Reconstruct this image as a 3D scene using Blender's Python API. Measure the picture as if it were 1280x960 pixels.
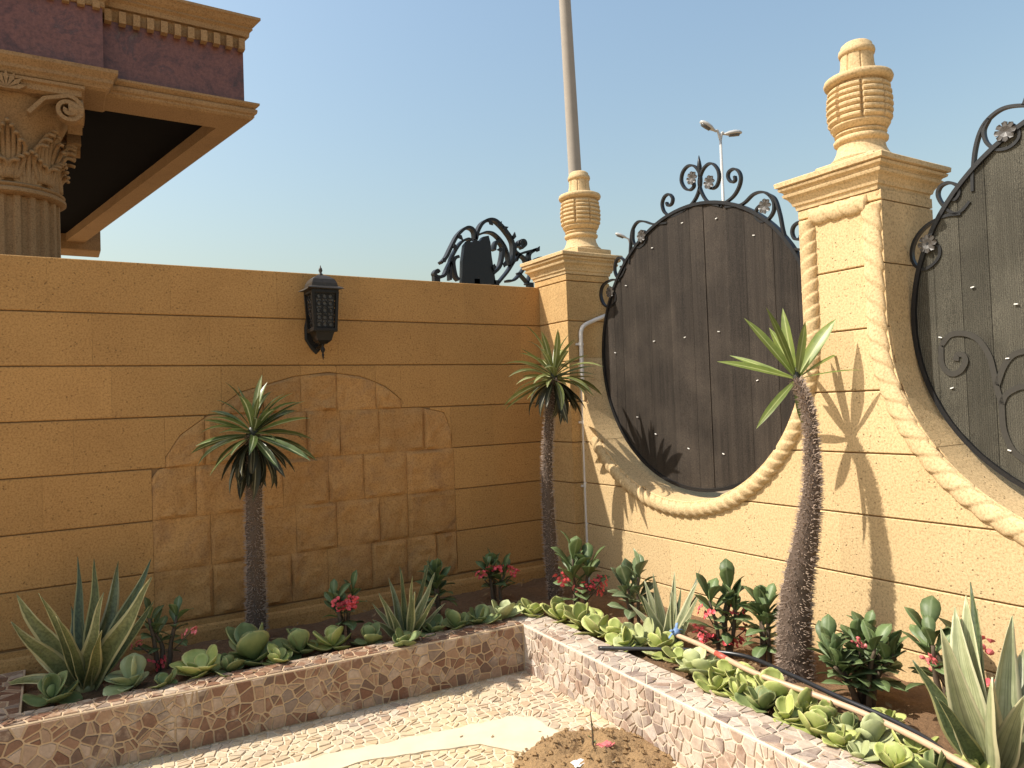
import bpy, bmesh, math, random
from mathutils import Vector, Matrix, noise
random.seed(7)
R = math.radians
for o in list(bpy.data.objects): bpy.data.objects.remove(o)
scene = bpy.context.scene
COL = scene.collection

# ------------------------------------------------------------------ camera
YAW, PIT, ROLL, FPX = 0.5572596, 0.0268177, -0.0367843, 923.67
CAM = Vector((-3.32727, -4.76106, 1.57552))
fw = Vector((math.cos(PIT)*math.sin(YAW), math.cos(PIT)*math.cos(YAW), math.sin(PIT)))
r0 = Vector((math.cos(YAW), -math.sin(YAW), 0)); u0 = r0.cross(fw)
RT = math.cos(ROLL)*r0 + math.sin(ROLL)*u0
UP = -math.sin(ROLL)*r0 + math.cos(ROLL)*u0
cam = bpy.data.cameras.new('camera'); camo = bpy.data.objects.new('camera', cam); COL.objects.link(camo)
m = Matrix((RT, UP, -fw)).transposed().to_4x4(); m.translation = CAM
camo.matrix_world = m
cam.sensor_width = 36; cam.lens = FPX/1280*36; cam.clip_start = 0.05; cam.clip_end = 3000
scene.camera = camo

# ------------------------------------------------------------------ sky, sun, exposure
SUN = Vector((-1.0, 0.48, 1.28)).normalized()
w = bpy.data.worlds.new('World'); scene.world = w; w.use_nodes = True
nt = w.node_tree; bg = nt.nodes['Background']
sky = nt.nodes.new('ShaderNodeTexSky'); sky.sky_type = 'NISHITA'; sky.sun_disc = False
sky.sun_elevation = math.asin(SUN.z); sky.sun_rotation = math.atan2(SUN.x, SUN.y)
sky.air_density = 2.0; sky.dust_density = 3.6; sky.ozone_density = 3.0; sky.altitude = 100
nt.links.new(sky.outputs[0], bg.inputs[0]); bg.inputs[1].default_value = 0.135
sl = bpy.data.lights.new('sun', 'SUN'); sl.energy = 5.0; sl.angle = R(0.53); sl.color = (1.0, 0.94, 0.84)
so = bpy.data.objects.new('sun', sl); COL.objects.link(so)
so.rotation_euler = SUN.to_track_quat('Z', 'Y').to_euler(); so.location = (-6, 4, 8)
vs = scene.view_settings; vs.view_transform = 'Standard'; vs.look = 'None'; vs.gamma = 1; vs.exposure = 0.42
vs.use_curve_mapping = False

# ------------------------------------------------------------------ helpers
def at(u, v, ax, val):
    """world point where the line of sight of photograph pixel (u, v) meets the plane axis=val"""
    d = fw + RT*((u-640)/FPX) - UP*((v-480)/FPX)
    t = (val-CAM[ax])/d[ax]
    return CAM + d*t
def wloc(o):
    p = Vector((0, 0, 0))
    while o: p = p + o.location; o = o.parent
    return p
def tag(o, label, cat, group=None, kind=None):
    if label: o['label'] = label
    if cat: o['category'] = cat
    if group: o['group'] = group
    if kind: o['kind'] = kind
    return o
def thing(name, loc, label, cat, group=None):
    o = bpy.data.objects.new(name, None); COL.objects.link(o); o.location = loc
    o.empty_display_size = 0.1
    return tag(o, label, cat, group)
def inst(name, mesh, parent, loc=(0, 0, 0), rot=(0, 0, 0), sc=(1, 1, 1)):
    o = bpy.data.objects.new(name, mesh); COL.objects.link(o); o.parent = parent
    o.location = loc; o.rotation_euler = rot; o.scale = sc
    return o
class MB:
    def __init__(s): s.v = []; s.f = []; s.uv = None
    def add(s, vs, fs):
        n = len(s.v); s.v += [tuple(p) for p in vs]; s.f += [tuple(i+n for i in f) for f in fs]
    def box(s, a, b, ch=0.0):
        x0, y0, z0 = a; x1, y1, z1 = b
        if ch <= 0:
            s.add([(x0,y0,z0),(x1,y0,z0),(x1,y1,z0),(x0,y1,z0),(x0,y0,z1),(x1,y0,z1),(x1,y1,z1),(x0,y1,z1)],
                  [(3,2,1,0),(4,5,6,7),(0,1,5,4),(1,2,6,5),(2,3,7,6),(3,0,4,7)])
        else:
            s.loft([[(x0+c,y0+c,z),(x1-c,y0+c,z),(x1-c,y1-c,z),(x0+c,y1-c,z)] for c, z in ((ch,z0),(0,z0+ch),(0,z1-ch),(ch,z1))])
    def loft(s, loops, caps=True, closed=True):
        n = len(loops[0]); vs = [p for l in loops for p in l]; fs = []
        for k in range(len(loops)-1):
            for i in range(n if closed else n-1):
                j = (i+1) % n
                fs.append((k*n+i, k*n+j, (k+1)*n+j, (k+1)*n+i))
        if caps: fs.append(tuple(range(n))[::-1]); fs.append(tuple(range((len(loops)-1)*n, len(loops)*n)))
        s.add(vs, fs)
    def tube(s, path, rad, n=8, wob=0.0):
        path = [Vector(p) for p in path]; loops = []
        ref = None
        for i, p in enumerate(path):
            t = (path[min(i+1, len(path)-1)] - path[max(i-1, 0)]).normalized()
            if ref is None: ref = t.orthogonal().normalized()
            ref = (ref - t*ref.dot(t)).normalized(); b = t.cross(ref)
            r = rad[i] if hasattr(rad, '__len__') else rad
            lp = []
            for k in range(n):
                a = 2*math.pi*k/n; q = r
                if wob: q = r*(1 + wob*noise.noise((p + Vector((math.cos(a), math.sin(a), 0))*0.3)*14))
                lp.append(p + (ref*math.cos(a) + b*math.sin(a))*q)
            loops.append(lp)
        s.loft(loops)
    def lathe(s, prof, c, n=48, fn=None):
        loops = []
        for r, z in prof:
            loops.append([(c[0]+(r if fn is None else fn(r, z, 2*math.pi*k/n))*math.cos(2*math.pi*k/n),
                           c[1]+(r if fn is None else fn(r, z, 2*math.pi*k/n))*math.sin(2*math.pi*k/n), c[2]+z) for k in range(n)])
        s.loft(loops)
    def bar(s, path, wv, t, close=False):
        """flat bar along a path: wv = half width vector, t = thickness in the plane of the path"""
        wv = Vector(wv); path = [Vector(p) for p in path]; loops = []
        for i, p in enumerate(path):
            tg = (path[min(i+1, len(path)-1)] - path[max(i-1, 0)]).normalized()
            nn = tg.cross(wv.normalized()).normalized()*t/2
            loops.append([p-wv-nn, p+wv-nn, p+wv+nn, p-wv+nn])
        s.loft(loops)
    def build(s, name, mat, parent=None, smooth=False, kind=None, world=True, auto=None):
        off = wloc(parent) if (parent is not None and world) else Vector((0, 0, 0))
        me = bpy.data.meshes.new(name)
        me.from_pydata([(x-off.x, y-off.y, z-off.z) for x, y, z in s.v], [], s.f)
        bm = bmesh.new(); bm.from_mesh(me); bmesh.ops.recalc_face_normals(bm, faces=bm.faces); bm.to_mesh(me); bm.free()
        if smooth: me.polygons.foreach_set('use_smooth', [True]*len(me.polygons))
        if auto: me.set_sharp_from_angle(angle=R(auto))
        if mat: me.materials.append(mat)
        o = bpy.data.objects.new(name, me); COL.objects.link(o); o.parent = parent
        if kind: o['kind'] = kind
        return o
def catmull(pts, k=6):
    pts = [Vector(p) for p in pts]; out = []
    P = [pts[0]*2-pts[1]] + pts + [pts[-1]*2-pts[-2]]
    for i in range(1, len(P)-2):
        a, b, c, d = P[i-1], P[i], P[i+1], P[i+2]
        for j in range(k):
            t = j/k
            out.append(0.5*((2*b)+(c-a)*t+(2*a-5*b+4*c-d)*t*t+(3*b-a-3*c+d)*t**3))
    out.append(pts[-1]); return out
def interp(pts, k): return catmull(pts, k)

# ------------------------------------------------------------------ materials
def mk(name):
    mt = bpy.data.materials.new(name); mt.use_nodes = True
    return mt, mt.node_tree, mt.node_tree.nodes['Principled BSDF']
def N(t, typ, **kw):
    n = t.nodes.new(typ)
    for k, v in kw.items():
        if k in n.inputs.keys(): n.inputs[k].default_value = v
        else: setattr(n, k, v)
    return n
def ramp(t, fac, stops, interp_='LINEAR'):
    n = t.nodes.new('ShaderNodeValToRGB'); n.color_ramp.interpolation = interp_
    els = n.color_ramp.elements
    while len(els) < len(stops): els.new(0.5)
    for e, (p, c) in zip(els, stops): e.position = p; e.color = tuple(c)+(1,) if len(c) == 3 else c
    t.links.new(fac, n.inputs[0]); return n.outputs[0]
def mix(t, fac, a, b, mode='MIX'):
    n = t.nodes.new('ShaderNodeMix'); n.data_type = 'RGBA'; n.blend_type = mode
    for sock, val in ((n.inputs[0], fac), (n.inputs[6], a), (n.inputs[7], b)):
        if hasattr(val, 'links'): t.links.new(val, sock)
        else: sock.default_value = val if isinstance(val, (int, float)) else (tuple(val)+(1,))[:4]
    return n.outputs[2]
def math_(t, op, a, b=0.0):
    n = t.nodes.new('ShaderNodeMath'); n.operation = op
    for sock, val in ((n.inputs[0], a), (n.inputs[1], b)):
        if hasattr(val, 'links'): t.links.new(val, sock)
        else: sock.default_value = val
    return n.outputs[0]
def bump(t, bs, h, strength, dist):
    n = N(t, 'ShaderNodeBump'); n.inputs['Strength'].default_value = strength; n.inputs['Distance'].default_value = dist
    t.links.new(h, n.inputs['Height']); t.links.new(n.outputs[0], bs.inputs['Normal'])
def pos(t): return N(t, 'ShaderNodeNewGeometry').outputs['Position']
def tex(t, vec, typ, out=0, **kw):
    n = N(t, typ, **kw); t.links.new(vec, n.inputs['Vector']); return n.outputs[out]
def rnd(t):
    a = N(t, 'ShaderNodeObjectInfo').outputs['Random']; b = N(t, 'ShaderNodeNewGeometry').outputs['Random Per Island']
    return math_(t, 'FRACT', math_(t, 'ADD', a, b))

def stone(name, c1, c2, dark, pit=1.0, stain=0.35, tint=0.16, rough=0.9, fine=1.0):
    mt, t, b = mk(name); p = pos(t)
    big = tex(t, p, 'ShaderNodeTexNoise', Scale=1.7, Detail=5.0, Roughness=0.6)
    col = mix(t, ramp(t, big, [(0.3, (0,0,0)), (0.7, (1,1,1))]), c1, c2)
    st = tex(t, p, 'ShaderNodeTexNoise', Scale=4.3, Detail=8.0, Roughness=0.7, Distortion=0.6)
    col = mix(t, math_(t, 'MULTIPLY', ramp(t, st, [(0.5, (0,0,0)), (0.72, (1,1,1))]), stain), col, dark)
    gr = tex(t, p, 'ShaderNodeTexNoise', Scale=95.0, Detail=4.0, Roughness=0.75)
    col = mix(t, 1.0, col, ramp(t, gr, [(0.32, (0.60,0.57,0.52)), (0.52, (1.0,1.0,1.0)), (0.72, (1.16,1.16,1.16))]), 'MULTIPLY')
    o = math_(t, 'ADD', 1.0-tint/2, math_(t, 'MULTIPLY', rnd(t), tint))
    oc = N(t, 'ShaderNodeCombineColor')
    for i in range(3): t.links.new(o, oc.inputs[i])
    col = mix(t, 1.0, col, oc.outputs[0], 'MULTIPLY')
    # pits of the shelly sandstone, gathered in patches
    vo = tex(t, p, 'ShaderNodeTexVoronoi', Scale=46.0, Randomness=1.0)
    pm = tex(t, p, 'ShaderNodeTexNoise', Scale=3.1, Detail=3.0)
    n2 = tex(t, p, 'ShaderNodeTexNoise', Scale=30.0, Detail=3.0)
    pits = math_(t, 'MULTIPLY', ramp(t, vo, [(0.10, (1,1,1)), (0.26, (0,0,0))]), ramp(t, pm, [(0.33, (0,0,0)), (0.52, (1,1,1))]))
    pits = math_(t, 'MULTIPLY', pits, ramp(t, n2, [(0.46, (0,0,0)), (0.54, (1,1,1))]))
    col = mix(t, math_(t, 'MULTIPLY', pits, 0.75*pit), col, [x*0.45 for x in dark])
    t.links.new(col, b.inputs['Base Color']); b.inputs['Roughness'].default_value = rough
    b.inputs['Specular IOR Level'].default_value = 0.25
    h = math_(t, 'SUBTRACT', math_(t, 'ADD', math_(t, 'MULTIPLY', gr, 0.5*fine), math_(t, 'MULTIPLY', st, 0.6)), math_(t, 'MULTIPLY', pits, 0.9*pit))
    bump(t, b, h, 0.55, 0.006)
    return mt
def plain(name, c, rough=0.6, var=0.15, scale=20.0, metal=0.0, bs=0.2, spec=0.5, bd=0.003):
    mt, t, b = mk(name); p = pos(t)
    n = tex(t, p, 'ShaderNodeTexNoise', Scale=scale, Detail=6.0, Roughness=0.65)
    col = mix(t, n, [x*(1-var) for x in c], [min(1, x*(1+var)) for x in c])
    t.links.new(col, b.inputs['Base Color']); b.inputs['Roughness'].default_value = rough; b.inputs['Metallic'].default_value = metal
    b.inputs['Specular IOR Level'].default_value = spec
    if bs: bump(t, b, n, bs, bd)
    return mt
M = {}
M['wall'] = stone('sandstone_wall_shaded', (0.455,0.252,0.090), (0.41,0.22,0.077), (0.30,0.155,0.054), pit=0.9, stain=0.3)  # shaded copy of the wall stone, its redder shade put into the colour
M['wallb'] = stone('sandstone_wall_sunlit', (0.63,0.455,0.245), (0.59,0.415,0.215), (0.46,0.305,0.145), pit=1.0, stain=0.22)  # sunlit copy of the same stone, sun painted in as a paler tone
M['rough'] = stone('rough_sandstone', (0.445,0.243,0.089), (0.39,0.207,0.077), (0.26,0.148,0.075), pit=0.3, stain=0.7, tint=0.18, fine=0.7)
M['corner'] = stone('corner_sandstone_half_shaded', (0.53,0.345,0.155), (0.49,0.305,0.13), (0.36,0.21,0.085), pit=0.6, stain=0.3)  # tone between both copies, part of the pillar's shade painted in
M['carved'] = stone('carved_sandstone', (0.62,0.455,0.255), (0.58,0.415,0.22), (0.42,0.285,0.135), pit=0.2, stain=0.3, tint=0.08, fine=0.5)
M['house'] = stone('house_stone', (0.36,0.22,0.105), (0.30,0.18,0.085), (0.20,0.12,0.062), pit=0.2, stain=0.4, tint=0.06, fine=0.4)
M['mortar'] = plain('mortar', (0.23,0.13,0.055), 0.95, 0.3, 40)

def mosaic(name, cols, rough=0.55, sand=False, haze=(0.53, 0.68, 0.8), hc=(0.56,0.45,0.33)):
    mt, t, b = mk(name); p = pos(t)
    r = rnd(t); c = ramp(t, r, [(i/len(cols), k) for i, k in enumerate(cols)], 'CONSTANT')
    n = tex(t, p, 'ShaderNodeTexNoise', Scale=60.0, Detail=6.0, Roughness=0.7)
    c = mix(t, 1.0, c, ramp(t, n, [(0.25, (0.65,0.65,0.65)), (0.7, (1.15,1.15,1.15))]), 'MULTIPLY')
    d = tex(t, p, 'ShaderNodeTexNoise', Scale=5.0, Detail=7.0, Roughness=0.7)
    c = mix(t, ramp(t, d, [(haze[0], (0,0,0)), (haze[1], (haze[2],)*3)]), c, hc)
    if sand:
        e = tex(t, p, 'ShaderNodeTexNoise', Scale=1.6, Detail=6.0, Roughness=0.65)
        c = mix(t, ramp(t, e, [(0.36, (0,0,0)), (0.62, (0.85,0.85,0.85))]), c, (0.58,0.45,0.26))
    t.links.new(c, b.inputs['Base Color']); b.inputs['Roughness'].default_value = rough
    b.inputs['Specular IOR Level'].default_value = 0.35
    bump(t, b, n, 0.3, 0.002); return mt
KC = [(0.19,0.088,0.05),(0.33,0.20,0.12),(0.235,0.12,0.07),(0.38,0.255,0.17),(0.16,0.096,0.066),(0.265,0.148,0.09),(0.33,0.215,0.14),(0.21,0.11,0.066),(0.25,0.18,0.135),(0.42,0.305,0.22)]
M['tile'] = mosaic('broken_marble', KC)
M['tile2'] = mosaic('sunlit_cement_hazed_marble', [(0.30,0.20,0.15),(0.42,0.32,0.25),(0.34,0.23,0.17),(0.48,0.39,0.32),(0.27,0.20,0.165),(0.38,0.27,0.20),(0.44,0.34,0.27),(0.32,0.25,0.21),(0.54,0.45,0.38)], haze=(0.44, 0.66, 0.9), hc=(0.58,0.49,0.39))  # sunlit copy of the kerb marble: sun in the colour, plus cement smears
M['ftile'] = mosaic('floor_marble', sand=True, cols=[(0.46,0.33,0.24),(0.55,0.43,0.33),(0.40,0.27,0.19),(0.50,0.40,0.30),(0.36,0.28,0.22),(0.58,0.47,0.36),(0.44,0.36,0.29)])
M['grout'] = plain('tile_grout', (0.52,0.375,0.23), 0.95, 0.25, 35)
M['grout2'] = plain('sunlit_tile_grout', (0.60,0.49,0.37), 0.95, 0.25, 35)  # lighter grout copy for the sunlit kerb, sun put into the colour
M['fgrout'] = plain('floor_grout', (0.64,0.52,0.37), 0.95, 0.25, 12)
M['screed'] = plain('cement_screed', (0.60,0.51,0.36), 0.95, 0.3, 5, bs=0.25)
M['sand'] = plain('dry_sand', (0.27,0.19,0.11), 0.97, 0.25, 9, bs=0.6, bd=0.02)
M['soil'] = plain('garden_soil', (0.17,0.095,0.045), 1.0, 0.5, 38, bs=0.9, bd=0.02)
M['heap'] = plain('dug_soil', (0.30,0.185,0.085), 1.0, 0.45, 55, bs=1.0, bd=0.015)
M['iron'] = plain('black_iron', (0.010,0.010,0.011), 0.45, 0.5, 60, bs=0.15, spec=0.4)
M['rosette'] = plain('dusty_iron', (0.06,0.052,0.045), 0.45, 0.5, 90, bs=0.2)
M['plastic'] = plain('white_pipe', (0.72,0.66,0.60), 0.5, 0.12, 14, bs=0)
M['tie'] = plain('white_tie', (0.8,0.78,0.74), 0.4, 0.05, 10, bs=0)
M['hose'] = plain('black_hose', (0.02,0.02,0.022), 0.3, 0.3, 40, bs=0)
M['pole'] = plain('beige_tube', (0.52,0.34,0.22), 0.4, 0.15, 30, bs=0)
M['rag'] = plain('blue_rag', (0.16,0.25,0.42), 0.8, 0.5, 60)
M['redtape'] = plain('red_tape', (0.45,0.09,0.06), 0.5, 0.2, 40)
M['concrete'] = plain('pole_concrete', (0.33,0.285,0.235), 0.85, 0.15, 5)
M['lampgrey'] = plain('lamp_grey', (0.42,0.41,0.39), 0.45, 0.08, 3, bs=0)
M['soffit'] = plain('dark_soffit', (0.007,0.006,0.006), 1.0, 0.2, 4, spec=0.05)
M['lampbody'] = plain('lantern_metal', (0.011,0.010,0.009), 0.45, 0.6, 70, bs=0.2, spec=0.25)
M['lamptop'] = plain('lantern_bronze', (0.045,0.036,0.027), 0.45, 0.7, 60, bs=0.2, spec=0.3)
def glass():
    mt, t, b = mk('frosted_glass'); p = pos(t)
    n = tex(t, p, 'ShaderNodeTexNoise', Scale=90.0, Detail=3.0)
    b.inputs['Base Color'].default_value = (0.10,0.10,0.10,1); b.inputs['Roughness'].default_value = 0.25
    b.inputs['Transmission Weight'].default_value = 0.25; bump(t, b, n, 0.8, 0.004); return mt
M['glass'] = glass()
def marble():
    mt, t, b = mk('purple_marble'); p = pos(t)
    n = tex(t, p, 'ShaderNodeTexNoise', Scale=3.4, Detail=11.0, Roughness=0.78, Distortion=0.5)
    c = ramp(t, n, [(0.30, (0.030,0.022,0.020)), (0.42, (0.11,0.043,0.034)), (0.52, (0.17,0.066,0.047)), (0.60, (0.09,0.04,0.035)), (0.70, (0.17,0.135,0.10)), (0.78,(0.07,0.04,0.034))])
    g = tex(t, p, 'ShaderNodeTexNoise', Scale=40.0, Detail=5.0, Roughness=0.8)
    c = mix(t, 1.0, c, ramp(t, g, [(0.3, (0.6,0.6,0.6)), (0.7, (1.4,1.4,1.4))]), 'MULTIPLY')
    t.links.new(c, b.inputs['Base Color']); b.inputs['Roughness'].default_value = 0.4; return mt
M['marble'] = marble()
def sheet(name, c1, c2):
    mt, t, b = mk(name); p = pos(t)
    sp = N(t, 'ShaderNodeSeparateXYZ'); t.links.new(p, sp.inputs[0])
    ribs = math_(t, 'SINE', math_(t, 'MULTIPLY', sp.outputs[1], 2*math.pi/0.009))
    mp = N(t, 'ShaderNodeMapping'); mp.inputs['Scale'].default_value = (1, 15, 0.3); t.links.new(p, mp.inputs[0])
    n = tex(t, mp.outputs[0], 'ShaderNodeTexNoise', Scale=2.2, Detail=10.0, Roughness=0.78)
    n2 = tex(t, p, 'ShaderNodeTexNoise', Scale=3.5, Detail=5.0)
    c = mix(t, ramp(t, n, [(0.3, (0,0,0)), (0.7, (1,1,1))]), c1, c2)
    c = mix(t, ramp(t, n2, [(0.45, (0,0,0)), (0.7, (0.5,0.5,0.5))]), c, [x*1.5 for x in c2])
    k = math_(t, 'ADD', 0.78, math_(t, 'MULTIPLY', rnd(t), 0.44))
    oc = N(t, 'ShaderNodeCombineColor')
    for i in range(3): t.links.new(k, oc.inputs[i])
    c = mix(t, 1.0, c, oc.outputs[0], 'MULTIPLY')
    wv = tex(t, p, 'ShaderNodeTexNoise', Scale=240.0, Detail=2.0)
    c = mix(t, 1.0, c, ramp(t, wv, [(0.35, (0.55,0.55,0.55)), (0.65, (1.4,1.4,1.4))]), 'MULTIPLY')
    t.links.new(c, b.inputs['Base Color']); b.inputs['Roughness'].default_value = 0.75
    b.inputs['Specular IOR Level'].default_value = 0.2
    bump(t, b, math_(t, 'ADD', ribs, math_(t, 'MULTIPLY', wv, 1.5)), 0.5, 0.002); return mt
M['sheet'] = sheet('brown_screen', (0.017,0.0135,0.011), (0.056,0.044,0.034))
M['sheet2'] = sheet('grey_screen', (0.046,0.042,0.031), (0.074,0.068,0.052))
M['ghost'] = plain('scroll_under_screen', (0.034,0.030,0.023), 0.8, 0.3, 40)
def leafmat(name, c1, c2, edge=None, rib=None, rough=0.42, ew=0.16, trans=0.15, band=0.0, bscale=(6, 34, 1)):
    """u runs across the blade (0..1), v along it"""
    mt, t, b = mk(name); p = pos(t)
    uvn = N(t, 'ShaderNodeUVMap'); sp = N(t, 'ShaderNodeSeparateXYZ'); t.links.new(uvn.outputs[0], sp.inputs[0])
    n = tex(t, p, 'ShaderNodeTexNoise', Scale=22.0, Detail=5.0, Roughness=0.6)
    c = mix(t, ramp(t, n, [(0.3, (0,0,0)), (0.7, (1,1,1))]), c1, c2)
    if band:
        mp = N(t, 'ShaderNodeMapping'); mp.inputs['Scale'].default_value = bscale; t.links.new(uvn.outputs[0], mp.inputs[0])
        bn = tex(t, mp.outputs[0], 'ShaderNodeTexNoise', Scale=1.0, Detail=3.0)
        c = mix(t, math_(t, 'MULTIPLY', ramp(t, bn, [(0.45, (0,0,0)), (0.6, (1,1,1))]), band), c, [x*0.4 for x in c1])
    d = math_(t, 'ABSOLUTE', math_(t, 'SUBTRACT', sp.outputs[0], 0.5))
    if edge: c = mix(t, ramp(t, d, [(0.5-ew-0.03, (0,0,0)), (0.5-ew, (1,1,1))]), c, edge)
    if rib: c = mix(t, ramp(t, d, [(0.03, (1,1,1)), (0.09, (0,0,0))]), c, rib)
    o = math_(t, 'ADD', 0.75, math_(t, 'MULTIPLY', rnd(t), 0.5))
    oc = N(t, 'ShaderNodeCombineColor')
    for i in range(3): t.links.new(o, oc.inputs[i])
    c = mix(t, 1.0, c, oc.outputs[0], 'MULTIPLY')
    t.links.new(c, b.inputs['Base Color']); b.inputs['Roughness'].default_value = rough
    b.inputs['Specular IOR Level'].default_value = 0.45
    if trans:
        tr = N(t, 'ShaderNodeBsdfTranslucent'); t.links.new(c, tr.inputs[0])
        ms = N(t, 'ShaderNodeMixShader'); ms.inputs[0].default_value = trans
        out = t.nodes['Material Output']
        t.links.new(b.outputs[0], ms.inputs[1]); t.links.new(tr.outputs[0], ms.inputs[2]); t.links.new(ms.outputs[0], out.inputs[0])
    bump(t, b, n, 0.15, 0.003); return mt
M['palm'] = leafmat('palm_leaf', (0.06,0.085,0.024), (0.11,0.14,0.045), rib=(0.38,0.40,0.23), rough=0.33)
M['palmy'] = leafmat('palm_leaf_yellowish', (0.11,0.13,0.034), (0.19,0.20,0.065), rib=(0.42,0.42,0.24), rough=0.35)
M['palmg'] = leafmat('young_palm_leaf', (0.12,0.165,0.03), (0.19,0.23,0.05), rib=(0.34,0.38,0.14), rough=0.4, trans=0.25)
M['palmd'] = leafmat('palm_leaf_old', (0.020,0.022,0.011), (0.042,0.040,0.019), rib=(0.22,0.2,0.12), rough=0.45)
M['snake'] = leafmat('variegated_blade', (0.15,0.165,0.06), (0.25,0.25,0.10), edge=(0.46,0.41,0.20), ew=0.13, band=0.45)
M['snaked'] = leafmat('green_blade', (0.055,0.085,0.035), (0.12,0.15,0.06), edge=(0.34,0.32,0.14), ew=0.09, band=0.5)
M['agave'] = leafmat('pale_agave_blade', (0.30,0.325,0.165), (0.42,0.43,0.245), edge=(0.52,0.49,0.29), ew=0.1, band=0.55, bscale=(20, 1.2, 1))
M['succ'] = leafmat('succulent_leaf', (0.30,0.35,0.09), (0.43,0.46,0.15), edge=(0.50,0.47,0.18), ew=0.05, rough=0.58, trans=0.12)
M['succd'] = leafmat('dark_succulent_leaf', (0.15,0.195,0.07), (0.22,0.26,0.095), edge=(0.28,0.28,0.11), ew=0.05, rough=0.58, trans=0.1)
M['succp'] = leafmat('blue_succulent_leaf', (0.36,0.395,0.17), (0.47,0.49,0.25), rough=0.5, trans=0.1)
M['euph'] = leafmat('spurge_leaf', (0.085,0.13,0.045), (0.15,0.20,0.075), rib=(0.2,0.25,0.12), rough=0.5)
M['euphp'] = leafmat('pale_spurge_leaf', (0.11,0.15,0.07), (0.18,0.22,0.11), rib=(0.3,0.33,0.2), rough=0.4)
M['petal'] = plain('pink_bract', (0.62,0.075,0.085), 0.5, 0.3, 60, bs=0)
M['petalp'] = plain('light_pink_bract', (0.66,0.16,0.16), 0.5, 0.3, 60, bs=0)
M['stem'] = plain('woody_stem', (0.10,0.07,0.045), 0.85, 0.4, 60, bs=0.5)
M['bark'] = plain('pachypodium_bark', (0.095,0.064,0.045), 0.85, 0.5, 70, bs=0.8, bd=0.008)
M['litter'] = plain('dry_leaf', (0.24,0.155,0.075), 0.9, 0.5, 30, bs=0)
M['spine'] = plain('pale_spine', (0.34,0.255,0.195), 0.6, 0.4, 30, bs=0)

# ------------------------------------------------------------------ ground
def struct(o): o['kind'] = 'structure'; return o
b = MB(); b.add([(-400,-400,-0.03),(400,-400,-0.03),(400,1500,-0.03),(-400,1500,-0.03)], [(0,1,2,3)])
struct(b.build('ground', M['sand']))
FLOOR = MB(); FLOOR.box((-6.2,-7.5,-0.025), (-0.6,-0.6,0.0)); FLOOR = struct(FLOOR.build('floor', M['fgrout']))

# ---- broken-marble cells
def clip(poly, nx, ny, d):
    out = []
    for i in range(len(poly)):
        a = poly[i]; c = poly[(i+1) % len(poly)]
        da = a[0]*nx+a[1]*ny-d; dc = c[0]*nx+c[1]*ny-d
        if da <= 0: out.append(a)
        if (da < 0 < dc) or (dc < 0 < da):
            k = da/(da-dc); out.append((a[0]+(c[0]-a[0])*k, a[1]+(c[1]-a[1])*k))
    return out
def area(p): return 0.5*sum(p[i][0]*p[(i+1)%len(p)][1]-p[(i+1)%len(p)][0]*p[i][1] for i in range(len(p)))
def cells(s0, s1, t0, t1, size, gap, split=0.4, rs=1):
    rg = random.Random(rs); pts = []
    ns = max(1, round((s1-s0)/size)); ntt = max(1, round((t1-t0)/size))
    for i in range(ns):
        for j in range(ntt):
            pts.append((s0+(i+0.5+rg.uniform(-.46,.46))*(s1-s0)/ns, t0+(j+0.5+rg.uniform(-.46,.46))*(t1-t0)/ntt, i, j))
    grid = {(p[2], p[3]): p for p in pts}; out = []
    for p in pts:
        poly = [(s0+gap/2,t0+gap/2),(s1-gap/2,t0+gap/2),(s1-gap/2,t1-gap/2),(s0+gap/2,t1-gap/2)]
        for di in range(-2, 3):
            for dj in range(-2, 3):
                q = grid.get((p[2]+di, p[3]+dj))
                if q is None or q is p: continue
                nx, ny = q[0]-p[0], q[1]-p[1]; L = math.hypot(nx, ny) or 1e-6; nx /= L; ny /= L
                poly = clip(poly, nx, ny, (p[0]+q[0])/2*nx+(p[1]+q[1])/2*ny-gap/2)
                if len(poly) < 3: break
            if len(poly) < 3: break
        if len(poly) < 3: continue
        parts = [poly]
        if rg.random() < split:
            a = rg.uniform(0, math.pi); nx, ny = math.cos(a), math.sin(a)
            cx = sum(q[0] for q in poly)/len(poly); cy = sum(q[1] for q in poly)/len(poly); d = cx*nx+cy*ny
            parts = [clip(poly, nx, ny, d-gap/2), clip(poly, -nx, -ny, -d-gap/2)]
        out += [q for q in parts if len(q) >= 3 and area(q) > size*size*0.05]
    return out
def tile_geo(mb, poly, fn, h, rg):
    cx = sum(q[0] for q in poly)/len(poly); cy = sum(q[1] for q in poly)/len(poly)
    ax, ay = rg.uniform(-.03,.03), rg.uniform(-.03,.03); h = h*rg.uniform(.6,1.3)
    def sh(k): return [(cx+(x-cx)*k, cy+(y-cy)*k) for x, y in poly]
    loops = [[fn(x, y, -0.004) for x, y in poly], [fn(x, y, h*0.55+(x-cx)*ax+(y-cy)*ay) for x, y in poly], [fn(x, y, h+(x-cx)*ax+(y-cy)*ay) for x, y in sh(0.93)]]
    n = len(poly); vs = [p for l in loops for p in l]; fs = []
    for k in range(2):
        for i in range(n): j = (i+1) % n; fs.append((k*n+i, k*n+j, (k+1)*n+j, (k+1)*n+i))
    fs.append(tuple(range(2*n, 3*n)))
    mb.add(vs, fs)
def lay_tiles(parent, mat, polys, fn, h, limit=300, key=None, rs=3):
    rg = random.Random(rs)
    if key: polys = sorted(polys, key=key)
    for k, p in enumerate(polys[:limit]):
        mb = MB(); tile_geo(mb, p, fn, h, rg); mb.build('tile', mat, parent)
    if len(polys) > limit:
        mb = MB()
        for p in polys[limit:]: tile_geo(mb, p, fn, h, rg)
        mb.build('small_tiles', mat, parent, kind='stuff')
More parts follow.
